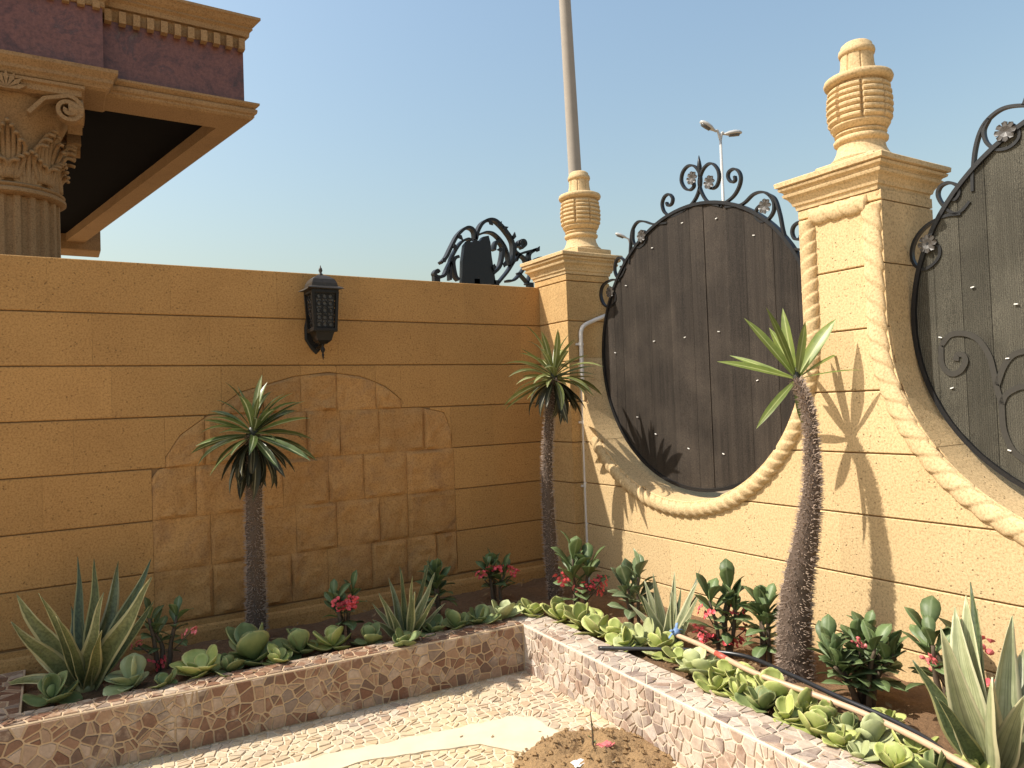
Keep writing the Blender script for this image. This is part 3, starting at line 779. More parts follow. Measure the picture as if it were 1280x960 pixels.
# ------------------------------------------------------------------ spiny palms
PL = [blade('palm_leaf', 0.35, 0.027, strap, dr_, 0.35, 0, M['palm'], 8, 0, i) for i, dr_ in enumerate((0.35, 0.7, 1.0))]
PLY = [blade('palm_leaf', 0.35, 0.023, strap, dr_, 0.4, 0, M['palmy'], 8, 0, i) for i, dr_ in enumerate((0.25, 0.6, 0.95))]
PLD = [blade('palm_leaf', 0.30, 0.024, strap, dr_, 0.5, 0, M['palmd'], 8, 0.004, i) for i, dr_ in enumerate((0.5, 1.1))]
PLW = [blade('palm_leaf', 0.36, 0.019, strap, dr_, 0.3, 0, M['palmg'], 9, 0, i) for i, dr_ in enumerate((0.15, 0.5))]
def palm(path, rads, label, spines, rs, group='spiny palms in the planter'):
    path = catmull(path, 8); n = len(path)
    rr = [interp_val(rads, i/(n-1)) for i in range(n)]
    T = thing('spiny_palm', path[0], label, 'palm', group)
    rgp = random.Random(rs)
    mb = MB(); mb.tube(path, [r*(1+0.06*math.sin(i*2.1)) for i, r in enumerate(rr)], 14, 0.12); tr = mb.build('trunk', M['bark'], T, True)
    mb = MB()
    for k in range(spines):
        q = rgp.random(); i = min(n-2, int(q*(n-1))); p = path[i].lerp(path[i+1], q*(n-1)-i)
        t = (path[i+1]-path[i]).normalized(); o = t.orthogonal(); a = rgp.uniform(0, 2*math.pi)
        d = (Matrix.Rotation(a, 3, t) @ o).normalized(); r = rr[i]
        e = t.cross(d); L = rgp.uniform(0.010, 0.024); tip = p+d*(r+L)+t*rgp.uniform(-.006,.012)+e*rgp.uniform(-.006,.006)
        b0 = p+d*(r*0.93); wd = 0.0028
        mb.add([b0+e*wd, b0-e*wd*.5+t*wd, b0-e*wd*.5-t*wd, tip], [(0,1,3),(1,2,3),(2,0,3),(0,2,1)])
    mb.build('spines', M['spine'], tr, kind='stuff')
    c = path[-1]; rt = rr[-1]
    mb = MB(); mb.lathe([(rt*0.9,-0.03),(rt*1.0,-0.01),(rt*0.85,0.015),(rt*0.5,0.04),(0.003,0.06)], c, 12)
    cr = mb.build('crown', M['palmd'], T, True)
    return T, cr, c-path[0], rgp
def interp_val(a, t):
    x = t*(len(a)-1); i = min(len(a)-2, int(x)); return a[i]+(a[i+1]-a[i])*(x-i)
# left palm, against the shaded wall
cP = at(316, 543, 1, -0.40); bP = at(321, 806, 1, -0.20); bP.z = 0.21; mP = at(318, 660, 1, -0.29); m2 = at(320, 735, 1, -0.22)
T, cr, c, rp = palm([bP, m2, mP, cP], [0.056,0.054,0.051,0.048,0.044,0.040], 'dark spiny palm with drooping dark leaves in front of the rough stone patch', 2600, 51)
for k in range(54):
    q = k/53; el = R(76-140*q**0.9+rp.uniform(-8, 8)); az = k*2.39996+rp.uniform(-.25, .25)
    d = Vector((math.cos(az)*math.cos(el), math.sin(az)*math.cos(el), math.sin(el)))
    if d.y > 0.35 and el < R(60): d.y = 0.35*rp.random()
    me = rp.choice(PL) if q < 0.72 else rp.choice(PLD)
    if k < 3: me = PLY[0]
    put_leaf(cr, me, c+Vector((0,0,0.02-0.05*q))+d*0.03, d, rp.uniform(-.7,.7), rp.uniform(0.7,1.15)*(0.75 if k < 6 else 1.0))
for k in range(20):
    az = k*2.39996; el = R(rp.uniform(-82,-35)); d = Vector((math.cos(az)*math.cos(el), math.sin(az)*math.cos(el), math.sin(el)))
    put_leaf(cr, rp.choice(PLD), c+Vector((0,0,-.03))+d*0.03, d, rp.uniform(-1.2,1.2), rp.uniform(0.6,1.0))
# corner palm
cP = at(692, 472, 0, -0.42)
T, cr, c, rp = palm([Vector((-0.425,-0.57,0.22)), at(688, 680, 0, -0.425), at(684, 590, 0, -0.43), at(687, 520, 0, -0.425), cP], [0.048,0.045,0.039,0.034,0.030,0.029], 'slim spiny palm with a full crown standing in the wall corner', 2600, 52)
for k in range(64):
    q = k/63; el = R(85-125*q**0.8+rp.uniform(-8, 8)); az = k*2.39996+rp.uniform(-.25, .25)
    d = Vector((math.cos(az)*math.cos(el), math.sin(az)*math.cos(el), math.sin(el)))
    me = rp.choice(PLY) if q < 0.78 else rp.choice(PLD)
    put_leaf(cr, me, c+Vector((0,0,0.02-0.05*q))+d*0.025, d, rp.uniform(-.7,.7), rp.uniform(0.7,1.12))
for k in range(16):
    az = k*0.14-1.6+rp.uniform(-.3,.3); el = R(rp.uniform(-75,-25)); d = Vector((math.cos(az)*math.cos(el), math.sin(az)*math.cos(el), math.sin(el)))
    put_leaf(cr, rp.choice(PLD), c+Vector((0,0,-.02))+d*0.03, d, rp.uniform(-1,1), rp.uniform(0.7,1.0))
# right palm, few leaves
cP = at(996, 474, 0, -0.24)
T, cr, c, rp = palm([Vector((-0.365,-2.455,0.20)), at(993, 803, 0, -0.36), at(996, 742, 0, -0.345), at(1006, 682, 0, -0.325), at(1014, 622, 0, -0.305), at(1015, 579, 0, -0.285), at(1011, 519, 0, -0.26), cP], [0.080,0.078,0.073,0.063,0.052,0.042,0.034,0.030,0.027,0.022], 'thick spiny palm with only a few bright leaves before the sunlit wall', 3600, 53)
for dx, dy, kf, wd, mi in ((-83,24,.1,1.0,0),(-48,72,.25,1.05,0),(-34,78,-.15,.9,0),(-12,80,.2,1.0,0),(2,60,-.3,.8,0),(34,68,-.15,1.5,0),(64,40,.3,.45,1),(-60,30,.7,.6,0),(-52,-44,-.4,.8,1),(58,16,-.5,.35,1),(-16,62,.6,.9,0),(-3,-46,-.5,.9,1)):
    d = RT*dx+UP*dy+fw*(kf*math.hypot(dx,dy)); L = d.length/236/0.36
    put_facing(cr, PLW[mi], c+d.normalized()*0.02, d, (CAM-T.location).normalized()+Vector((rp.uniform(-.6,.6),rp.uniform(-.6,.6),.6)), L, wd*1.25)

# ------------------------------------------------------------------ sword-leaved plants
SN = [blade('sword_leaf', 0.5, 0.032, lance, dr_, 0.55, 0.004, M['snake'], 14, 0.014, i, cross=5) for i, dr_ in enumerate((0.1, -0.15, 0.35))]
SND = [blade('sword_leaf', 0.5, 0.026, lance, dr_, 0.5, 0.004, M['snaked'], 14, 0.012, 5+i, cross=5) for i, dr_ in enumerate((0.1, -0.1))]
SNC = blade('sword_leaf', 0.5, 0.026, lance, 1.5, 0.5, 0.004, M['snake'], 12, 0.006, 9, cross=5)
AG = [blade('sword_leaf', 0.5, 0.036, lance, dr_, 0.7, 0.006, M['agave'], 12, 0.004, 12+i, cross=5) for i, dr_ in enumerate((0.1, -0.12, 0.25))]
def sword(base, tips, label, meshes, rs, wide=1.0, depth_scale=None):
    T = thing('sword_plant', base, label, 'plant', 'sword-leaved plants in the planter'); rgx = random.Random(rs)
    z = (base-CAM).dot(fw); k = FPX/z
    mb = MB(); mb.lathe([(0.05,-0.03),(0.055,0.0),(0.04,0.03),(0.01,0.04)], base, 10); mb.build('root_crown', M['snaked'], T, True)
    for q in tips:
        dx, dy, kf = q[:3]
        d = RT*(dx/k)+UP*(dy/k)+fw*(kf*math.hypot(dx,dy)/k); L = d.length/0.5
        me = q[3] if len(q) > 3 else rgx.choice(meshes)
        off = Vector((d.x, d.y, 0)).normalized()*0.025 if d.xy.length > 1e-4 else Vector((0,0,0))
        nrm = (CAM-base).normalized()*1.0+Vector((rgx.uniform(-.9,.9), rgx.uniform(-.6,.6), 0.35))
        put_facing(T, me, off+Vector((0,0,-0.01)), d, nrm, L, wide*(0.7+0.3*L)*rgx.uniform(0.85,1.2))
def soil(u, v): return at(u, v, 2, SOILZ+0.01)
sword(soil(108, 858), [(-68,125,-.1),(-36,155,.25,SND[0]),(-2,158,.1,SND[1]),(-18,135,-.35,SN[0]),(12,148,.4),(50,150,.3,SND[0]),(80,140,-.1,SN[0]),(-60,100,-.4,SN[1]),(-112,55,-.2,SNC),(62,100,.3,SND[1]),(28,120,-.3,SN[2]),(-45,90,.4,SND[0]),(5,110,-.5,SN[0]),(-88,80,-.1,SNC),(40,95,-.45,SN[1]),(20,80,.4,SND[0])],
      'large variegated sword plant at the left end of the planter', SN, 61, 1.3)
sword(soil(508, 797), [(-6,88,.1,SND[0]),(-28,60,-.1,SN[0]),(-40,42,.2),(28,80,.15,SN[0]),(38,62,-.2,SN[1]),(14,68,-.35,SN[0]),(-16,45,-.4),(2,55,.4),(44,40,.2),(20,95,.4,SND[1]),(-22,72,.3,SN[0]),(8,84,-.1,SN[1]),(-34,30,-.3),(32,50,.4,SND[0])],
      'small variegated sword plant between the red flowers and the corner', SN, 62, 0.8)
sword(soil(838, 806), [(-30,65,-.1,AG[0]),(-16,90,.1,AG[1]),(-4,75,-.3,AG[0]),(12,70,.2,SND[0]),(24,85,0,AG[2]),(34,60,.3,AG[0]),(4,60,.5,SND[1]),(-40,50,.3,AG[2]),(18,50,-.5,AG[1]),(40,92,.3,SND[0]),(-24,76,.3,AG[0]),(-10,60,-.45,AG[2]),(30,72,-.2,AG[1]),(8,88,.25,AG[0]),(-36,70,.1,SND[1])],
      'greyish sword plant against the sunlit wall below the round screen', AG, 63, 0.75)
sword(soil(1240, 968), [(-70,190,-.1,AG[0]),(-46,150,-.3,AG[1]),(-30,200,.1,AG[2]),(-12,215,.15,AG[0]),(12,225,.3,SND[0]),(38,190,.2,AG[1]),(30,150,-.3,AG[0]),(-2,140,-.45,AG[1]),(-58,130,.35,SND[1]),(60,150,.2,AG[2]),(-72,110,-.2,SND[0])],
      'large pale sword plant at the bottom right corner', AG, 64, 1.4)

# ------------------------------------------------------------------ flowering spurges
EL = [blade('spurge_leaf', 0.115, 0.027, ovate, dr_, 0.25, 0.0015, M['euph'], 6, 0.01, i) for i, dr_ in enumerate((0.3, 0.8))]
ELP = [blade('spurge_leaf', 0.115, 0.028, ovate, dr_, 0.3, 0.0015, M['euphp'], 6, 0.01, i) for i, dr_ in enumerate((0.2, 0.6))]
def flower_mesh(mat, n, rs):
    rgx = random.Random(rs); mb = MB()
    for k in range(n):
        c = Vector((rgx.gauss(0, .020), rgx.gauss(0, .020), rgx.gauss(0, .013)))
        nm = (c+Vector((-.02,-.03,.02))).normalized(); a = nm.orthogonal().normalized(); b_ = nm.cross(a); ph = rgx.uniform(0, 3)
        for sgn in (0, math.pi):
            u = a*math.cos(ph+sgn)+b_*math.sin(ph+sgn); v = nm.cross(u); ctr = c+u*0.009
            ring = [ctr+(u*math.cos(2*math.pi*i/8)*0.0095+v*math.sin(2*math.pi*i/8)*0.011)+nm*0.002 for i in range(8)]
            mb.add([ctr-nm*0.002]+ring+[ctr-nm*0.005], [(0, 1+i, 1+(i+1) % 8) for i in range(8)]+[(9, 1+(i+1) % 8, 1+i) for i in range(8)])
    o = mb.build('flower_cluster', mat); me = o.data; bpy.data.objects.remove(o); return me
FM = [flower_mesh(M['petal'], 9, 1), flower_mesh(M['petal'], 6, 2), flower_mesh(M['petalp'], 7, 3)]
def spurge(base, label, h, spread, nst, lv, flowers, rs, meshes=EL, ls=1.0):
    """flowers: list of (du, dv, mesh index, scale) in photograph pixels from the base"""
    T = thing('spurge_bush', base, label, 'bush', 'flowering spurges in the planter'); rgx = random.Random(rs)
    k = FPX/(base-CAM).dot(fw)
    for s_ in range(nst):
        a = rgx.uniform(0, 2*math.pi); rad = spread*(0.35+0.65*rgx.random()**.5)
        tip = Vector((math.cos(a)*rad, math.sin(a)*rad*0.8, h*rgx.uniform(.65,1.0)))
        mid = tip*0.5+Vector((rgx.uniform(-.02,.02), rgx.uniform(-.02,.02), 0.01)); root = Vector((math.cos(a)*.03, math.sin(a)*.03, -0.02))
        mb = MB(); mb.tube([base+q for q in catmull([root, mid, tip], 4)], [0.013,0.012,0.012,0.011,0.011,0.010,0.009,0.008,0.007], 6, 0.3); mb.build('stem', M['stem'], T, True)
        for j in range(lv):
            q = 1-0.7*(j/lv)**1.2; p = root.lerp(mid, q*2) if q < .5 else mid.lerp(tip, q*2-1)
            az = j*2.4+rgx.uniform(-.4,.4)+s_; el = R(78-75*(j/lv)+rgx.uniform(-12,12))
            d = Vector((math.cos(az)*math.cos(el), math.sin(az)*math.cos(el), math.sin(el)))
            put_leaf(T, rgx.choice(meshes), p+d*0.008, d, rgx.uniform(-.5,.5), ls*rgx.uniform(.75,1.2))
    for du, dv, mi, sc in flowers:
        p = RT*(du/k)+UP*(dv/k)-fw*0.04
        inst('flower_cluster', FM[mi], T, p, (rgx.uniform(-.3,.3), rgx.uniform(-.3,.3), rgx.uniform(0,6)), (sc*1.3,)*3)
        mb = MB(); q0 = base+Vector((p.x*.4, p.y*.4, p.z*0.55)); mb.tube([q0, base+p], [0.004,0.003], 5); mb.build('stalk', M['stem'], T, True)
spurge(soil(205, 838), 'dark flowering spurge between the large sword plant and the left palm', 0.30, 0.10, 3, 9, [(38,52,2,.8),(-4,14,1,1.0),(-30,36,2,.6)], 71)
spurge(soil(432, 800), 'spurge with one dense red flower head right of the left palm', 0.26, 0.08, 3, 8, [(0,44,0,1.25),(12,52,1,1.0),(-8,50,1,.9)], 72)
spurge(soil(553, 774), 'dark leafy spurge without flowers beside the small sword plant', 0.30, 0.09, 3, 12, [], 73, ls=1.1)
spurge(soil(622, 752), 'spurge with a wide row of red flowers left of the corner palm', 0.27, 0.08, 3, 9, [(-10,42,0,.9),(6,44,0,.95),(22,40,1,.9),(-22,36,1,.7)], 74, ls=1.1)
spurge(soil(726, 768), 'spurge with glossy leaves and red flowers at the foot of the white pipe', 0.36, 0.07, 3, 10, [(-20,46,1,1.1),(-4,33,2,.9),(20,34,1,1.0),(24,44,1,1.0),(12,38,1,.8)], 75, ls=1.45)
spurge(soil(795, 788), 'pale leafy spurge without flowers at the edge of the corner shadow', 0.34, 0.07, 3, 11, [], 76, ELP, 1.3)
spurge(soil(905, 818), 'spurge with green leaves and red flowers left of the thick palm', 0.33, 0.12, 4, 10, [(-26,58,1,.9),(14,56,1,.9),(-22,24,0,1.1),(10,20,0,1.0),(-34,34,2,.9),(24,34,1,.8)], 77, ls=1.2)
spurge(soil(955, 832), 'dark green leafy spurge touching the trunk of the thick palm', 0.30, 0.06, 3, 13, [], 78, ls=1.05)
spurge(soil(1080, 878), 'dense dark green spurge bush with one small pink flower right of the thick palm', 0.27, 0.17, 11, 13, [(-12,78,2,.7)], 79, ls=1.05)
spurge(soil(1192, 898), 'sparse spurge with two pink flower heads behind the bottom right sword plant', 0.35, 0.12, 4, 7, [(-34,76,2,.95),(18,98,2,1.35),(30,52,1,.9)], 80, ls=1.25)

# ------------------------------------------------------------------ round-leaved succulents along the kerb
SL = {k: [blade('succulent_leaf', 0.085, 0.036, paddle, dr_, 0.22, 0.008, M[k], 7, 0.0, i, cross=5) for i, dr_ in enumerate((-0.5, 0.0, -0.9))] for k in ('succ', 'succd', 'succp')}
def succulent(u, v, r, label, mat='succ', rs=0, n=11, z=None, big=False):
    base = at(u, v, 2, (KT if z is None else z)); T = thing('succulent', base, label, 'succulent', 'round-leaved succulents along the kerb')
    rgx = random.Random(rs*7+3); k = FPX/(base-CAM).dot(fw); sc = (r*1.42/k)/0.085
    mb = MB(); mb.tube([base+Vector((0,0,-0.05)), base+Vector((0,0,0.01+0.1*r/k))], [0.010,0.008], 6); mb.build('stem', M['stem'], T, True)
    for j in range(n):
        q = j/(n-1); az = j*2.39996+rgx.uniform(-.3,.3)+rs; el = R(-8+66*q+rgx.uniform(-22,22))
        d = Vector((math.cos(az)*math.cos(el), math.sin(az)*math.cos(el), math.sin(el)))
        put_leaf(T, rgx.choice(SL[mat]), Vector((0,0,0.005+0.1*r/k*q))+d*0.006, d, rgx.uniform(-.35,.35), sc*rgx.uniform(.55,1.15)*(1-0.25*q))
SU = [
 (65,874,27,'green lump-leaved succulent at the far left end of the planter','succd',10),
 (165,856,28,'blue green succulent with upright leaves below the large sword plant','succp',9),
 (250,842,30,'yellowish succulent left of the left palm','succ',10),
 (318,822,36,'largest round leaved succulent at the foot of the left palm','succd',10),
 (376,814,28,'round leaved succulent right of the left palm foot','succd',9),
 (416,806,24,'small bright succulent below the dense red flower head','succ',9),
 (462,802,20,'low dark succulent left of the small sword plant','succd',8),
 (540,790,20,'low succulent in front of the small sword plant','succd',9),
 (572,783,20,'small green rosette right of the small sword plant','succd',9),
 (600,778,20,'dark rosette between the small sword plant and the corner','succd',8),
 (628,772,22,'succulent with upright pale leaf tips near the kerb corner','succp',9),
 (666,768,20,'small bright yellow green succulent right at the kerb corner','succ',12),
 (702,768,22,'sunlit round leaved succulent just right of the kerb corner','succ',9),
 (728,776,26,'big sunlit rosette in front of the spurge by the white pipe','succ',10),
 (768,790,22,'low sunlit succulent left of the black hose end','succ',9),
 (800,800,28,'broad pale leaved succulent behind the black hose','succp',7),
 (828,806,22,'succulent leaning on the black hose by the blue rag','succ',9),
 (850,822,20,'flat succulent in front of the hose below the blue rag','succ',8),
 (882,836,24,'succulent under the red mark of the beige tube','succp',9),
 (908,846,26,'large leaved succulent in front of the beige tube','succ',8),
 (936,858,24,'upright succulent left of the thick palm on the kerb','succ',9),
 (966,868,28,'broad succulent in front of the thick palm foot','succ',10),
 (1004,886,26,'succulent rosette right below the thick palm foot','succ',11),
 (1036,898,24,'succulent with small crowded leaves between palm and dense bush','succ',12),
 (1062,912,24,'round leaved succulent below the dense bush','succd',9),
 (1092,926,32,'long leaved grey green succulent in front of the beige tube','succp',7),
 (1112,900,20,'flat succulent behind the beige tube','succ',7),
 (1140,938,26,'bright rosette near the lower end of the black hose','succ',11),
 (1168,962,26,'succulent at the bottom edge left of the big sword plant','succd',9),
 (1212,960,26,'bright succulent at the foot of the big sword plant','succ',9),
 (205,858,20,'tiny succulent between the blue green one and the yellowish one','succd',8),
 (285,838,22,'low succulent left of the largest round leaved one','succd',9),
 (348,828,20,'small succulent tucked right of the largest round leaved one','succ',8),
 (505,806,20,'flat succulent under the small sword plant leaves','succd',8),
 (748,786,22,'sunlit succulent hanging over the kerb left of the hose end','succ',9),
 (782,802,20,'yellowish succulent touching the black hose end','succ',9),
 (866,832,24,'pale succulent hanging over the kerb below the hose','succp',9),
 (895,858,22,'succulent spilling over the kerb below the red mark','succ',9),
 (922,866,22,'yellow green succulent spilling over the kerb left of the thick palm','succ',10),
 (952,880,24,'succulent on the kerb edge casting a shadow on the marble','succd',9),
 (984,894,24,'spreading succulent on the kerb edge below the thick palm','succ',11),
 (1020,912,26,'bright crowded succulent on the kerb edge before the dense bush','succ',11),
 (1050,928,22,'small yellow green succulent on the kerb edge','succ',10),
 (1076,944,26,'grey green succulent on the kerb edge near the bottom','succp',8),
 (1118,956,28,'bright succulent at the bottom edge of the right kerb','succ',11),
]
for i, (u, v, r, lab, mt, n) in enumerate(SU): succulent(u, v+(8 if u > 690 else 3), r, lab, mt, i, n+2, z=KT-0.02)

# ------------------------------------------------------------------ hose, tube, rag, pipe
def curve_thing(name, px, z, rad, mat, label, cat, n=10):
    P = catmull([at(u, v, 2, zz_) for (u, v), zz_ in zip(px, z)], n); mb = MB(); mb.tube(P, rad, n)
    return tag(mb.build(name, mat, smooth=True), label, cat), P
curve_thing('hose', [(748,810),(800,811),(870,813),(930,820),(985,842),(1050,872),(1110,898),(1160,925),(1205,962),(1230,990)], [0.287,0.30,0.315,0.33,0.34,0.34,0.335,0.33,0.32,0.31], 0.0105, M['hose'], 'black garden hose lying over the succulents on the right kerb', 'hose')
tb, P = curve_thing('tube', [(846,794),(875,806),(905,822),(945,842),(1000,862),(1070,888),(1140,920),(1205,956),(1235,975)], [0.36,0.36,0.355,0.35,0.345,0.34,0.335,0.33,0.32], 0.0125, M['pole'], 'beige plastic tube lying beside the black hose', 'tube')
mb = MB(); mb.tube([P[17], P[21]], 0.0145, 10); mb.build('red_band', M['redtape'], tb, True)
rgx = random.Random(88); c = at(845, 792, 2, 0.365); RAG = thing('rag', c, 'knotted blue rag tied to the end of the beige tube', 'rag')
mb = MB(); mb.tube([c+Vector((-.02,0,.0)), c+Vector((-.005,-.01,.012)), c+Vector((.02,-.005,0))], [0.012,0.022,0.012], 9, 0.8); mb.build('knot', M['rag'], RAG, True)
for k in range(5):
    a = rgx.uniform(0, 6.28); d = Vector((math.cos(a), math.sin(a)*.6, rgx.uniform(-.8,1.0)))*0.045
    pts = catmull([c, c+d*.5+Vector((0,0,.012)), c+d], 4); mb = MB(); mb.bar(pts, Vector((d.y,-d.x,.01)).normalized()*0.007, 0.002); mb.build('strip_end', M['rag'], RAG, True)
x_, y_ = 0.012, -0.388
PIPE = thing('conduit_pipe', (x_, y_, 0.22), 'white conduit pipe climbing the corner pillar to the round screen', 'pipe')
mb = MB(); mb.tube(catmull([(x_-.004,y_,0.20),(x_-.002,y_+.004,0.8),(x_,y_,1.5),(x_+.003,y_,2.02),(x_+.01,y_,2.10),(x_+.04,y_,2.14),(x_+.12,y_,2.175),(x_+.26,y_,2.225)], 6), 0.0155, 10); mb.build('tube', M['plastic'], PIPE, True)
for z in (0.95, 1.42, 2.0):
    mb = MB(); mb.tube([(x_,y_,z-.012),(x_,y_,z+.012)], 0.0175, 10); mb.box((x_-.03, y_+.004, z-.008), (x_+.03, y_+.026, z+.008)); mb.build('clip', M['plastic'], PIPE)

# ------------------------------------------------------------------ dug heap with litter on the floor
hc = Vector((-1.36, -2.16, 0)); mb = MB(); n = 44; vs = []
for j in range(n+1):
    for i in range(n+1):
        x = -0.42+0.84*i/n; y = -0.36+0.72*j/n; r = math.hypot(x/0.34, y/0.31)
        h = 0.085*max(0, 1-r**1.6)*(0.75+0.7*noise.noise(Vector((x*7,y*7,2))))+0.020*noise.noise(Vector((x*24,y*24,7)))*max(0,1-r)*2+0.013*noise.noise(Vector((x*60,y*60,3)))*max(0,1.05-r)
        hole = math.exp(-((x+0.02)**2+(y-0.06)**2)/0.006)*0.05
        vs.append((hc.x+x, hc.y+y, (max(-0.01, h-hole)+0.012 if r < 1.03+0.12*noise.noise(Vector((x*9,y*9,5))) else -0.008)))
mb.add(vs, [(j*(n+1)+i, j*(n+1)+i+1, (j+1)*(n+1)+i+1, (j+1)*(n+1)+i) for j in range(n) for i in range(n)])
tag(mb.build('soil_heap', M['heap'], smooth=True), 'small heap of dug brown soil on the floor at the bottom edge', 'soil heap')
HEAP = bpy.data.objects['soil_heap']; mb = MB(); rgx = random.Random(14)
for k in range(420):
    a = rgx.uniform(0, 6.283); q = rgx.random()**.6; x = math.cos(a)*q*0.37; y = math.sin(a)*q*0.33; r = rgx.choice([.004,.005,.006,.008,.011,.016])
    h = 0.085*max(0, 1-math.hypot(x/0.34, y/0.31)**1.6)*(0.75+0.7*noise.noise(Vector((x*7,y*7,2))))+.012-math.exp(-((x+0.02)**2+(y-0.06)**2)/0.006)*0.05
    c = Vector((hc.x+x, hc.y+y, max(.006, h)+r*.3)); j = lambda: rgx.uniform(.6,1.2)*r
    mb.add([c+Vector((j(),0,0)),c+Vector((0,j(),0)),c+Vector((-j(),0,0)),c+Vector((0,-j(),0)),c+Vector((0,0,j()*.8)),c+Vector((0,0,-j()))], [(0,1,4),(1,2,4),(2,3,4),(3,0,4),(1,0,5),(2,1,5),(3,2,5),(0,3,5)])
mb.build('clods', M['heap'], HEAP, kind='stuff')
tw = at(741, 940, 2, 0.05); TW = thing('twig', tw, 'thin upright twig stuck in the soil heap', 'twig')
mb = MB(); mb.tube(catmull([tw+Vector((0,0,-.04)), tw+Vector((.003,0,.06)), tw+Vector((-.004,0,.17))], 5), [0.0055-0.00035*i for i in range(11)], 6, .5); mb.build('stem', M['stem'], TW, True)
for k in range(5):
    d = Vector((math.cos(k*2.4)*.7, math.sin(k*2.4)*.7, .7)); put_leaf(TW, EL[0], Vector((0,0,.03+.024*k)), d, 0, 0.22)
def crumple(name, u, v, z, r, mat, label, cat, rs):
    c = at(u, v, 2, z); mb = MB(); rgx = random.Random(rs); n = 8; vs = []
    for j in range(n+1):
        for i in range(n+1):
            x = (i/n-.5)*2*r; y = (j/n-.5)*1.3*r; vs.append((c.x+x, c.y+y, c.z+0.35*r*noise.noise(Vector((x*40+rs,y*40,rs)))+rgx.uniform(0,.2)*r))
    mb.add(vs, [(j*(n+1)+i, j*(n+1)+i+1, (j+1)*(n+1)+i+1, (j+1)*(n+1)+i) for j in range(n) for i in range(n)])
    o = mb.build(name, mat, smooth=True); md = o.modifiers.new('s', 'SOLIDIFY'); md.thickness = 0.003; tag(o, label, cat)
crumple('petal_scrap', 757, 931, 0.07, 0.035, M['petalp'], 'crumpled pink flower scrap on the soil heap right of the twig', 'litter', 1)
crumple('plastic_scrap', 724, 955, 0.06, 0.03, M['tie'], 'torn white plastic scrap on the soil heap left of the twig', 'litter', 2)
crumple('plastic_scrap', 757, 952, 0.06, 0.036, M['screed'], 'cream paper scrap on the soil heap in front of the pink scrap', 'litter', 3)

# ------------------------------------------------------------------ wall lantern
LX, LY = -1.862, -0.155
LN = thing('wall_lantern', (LX, 0, 2.0), 'black filigree wall lantern hanging high on the shaded wall', 'lantern')
def sqloop(h, z, cx=LX, cy=LY, fl=0.0, n=4):
    L = []
    for k in range(4):
        a0 = [(-1,-1),(1,-1),(1,1),(-1,1)][k]; a1 = [(-1,-1),(1,-1),(1,1),(-1,1)][(k+1) % 4]
        for i in range(n):
            t = i/n; x = a0[0]+(a1[0]-a0[0])*t; y = a0[1]+(a1[1]-a0[1])*t; cc = 1+fl*(abs(2*t-1)**3)
            L.append((cx+x*h*cc, cy+y*h*cc, z))
    return L
zb, zt = 2.085, 2.325; hb = 0.066; ht = 0.078
mb = MB(); mb.loft([sqloop(hb-0.012, zb+0.01), sqloop(ht-0.012, zt-0.01)]); mb.build('glass_box', M['glass'], LN)
for sx, sy in ((-1,-1),(1,-1),(1,1),(-1,1)):
    mb = MB(); mb.bar([(LX+sx*hb, LY+sy*hb, zb), (LX+sx*ht, LY+sy*ht, zt)], (0.009,0,0), 0.018); mb.build('corner_post', M['lampbody'], LN)
for z, h in ((zb, hb+0.010), (zt, ht+0.008)):
    mb = MB(); mb.loft([sqloop(h-.004, z-0.012), sqloop(h, z-0.006), sqloop(h, z+0.010), sqloop(h-.006, z+0.014)]); mb.build('rail', M['lampbody'], LN)
def ring3(mb, c, u, v, r, t):
    nrm = u.cross(v); loops = []
    for i in range(17):
        a = 2*math.pi*i/16; d = u*math.cos(a)+v*math.sin(a)
        loops.append([c+d*(r-t)-nrm*t, c+d*(r+t)-nrm*t, c+d*(r+t)+nrm*t, c+d*(r-t)+nrm*t])
    mb.loft(loops, caps=False)
for nx2, ny2 in ((0,-1),(-1,0),(1,0),(0,1)):
    mb = MB(); u = Vector((-ny2, nx2, 0)); v = Vector((0,0,1))
    for iz in range(5):
        for iu in range(3):
            hh = hb+(ht-hb)*(iz+.5)/5
            c = Vector((LX, LY, zb+0.032+iz*0.044))+Vector((nx2, ny2, 0))*(hh-0.004)+u*((iu-1)*0.037)
            if (iz, iu) == (2, 1): 
                dd = 0.034; pts = [c+v*dd, c+u*dd, c-v*dd, c-u*dd, c+v*dd]
                mb.bar(pts, Vector((nx2,ny2,0))*0.002, 0.006)
            ring3(mb, c, u, v, 0.0155, 0.0028)
    for k in (-1.5,-.5,.5,1.5):
        mb.bar([Vector((LX,LY,zb+.01))+Vector((nx2,ny2,0))*(hb-.004)+u*k*.034, Vector((LX,LY,zt-.01))+Vector((nx2,ny2,0))*(ht-.004)+u*k*.040], Vector((nx2,ny2,0))*0.002, 0.004)
    mb.build('filigree', M['lampbody'], LN)
mb = MB(); mb.loft([sqloop(0.078, zt+.012, fl=.05), sqloop(0.100, zt+0.018, fl=.16), sqloop(0.095, zt+0.026, fl=.10), sqloop(0.083, zt+0.035), sqloop(0.080, zt+0.055), sqloop(0.068, zt+0.080), sqloop(0.047, zt+0.098), sqloop(0.03, zt+0.108), sqloop(0.012, zt+0.112)])
mb.build('roof', M['lamptop'], LN)
mb = MB(); mb.lathe([(0.018,0),(0.014,0.012),(0.007,0.02),(0.013,0.035),(0.009,0.05),(0.005,0.055),(0.003,0.062),(0.001,0.07)], (LX, LY, zt+0.108), 12); mb.build('top_finial', M['lamptop'], LN, True)
mb = MB(); mb.loft([sqloop(hb-.006, zb-.012), sqloop(hb-.012, zb-.03), sqloop(0.045, zb-0.065), sqloop(0.022, zb-0.085)]); mb.build('bottom', M['lampbody'], LN)
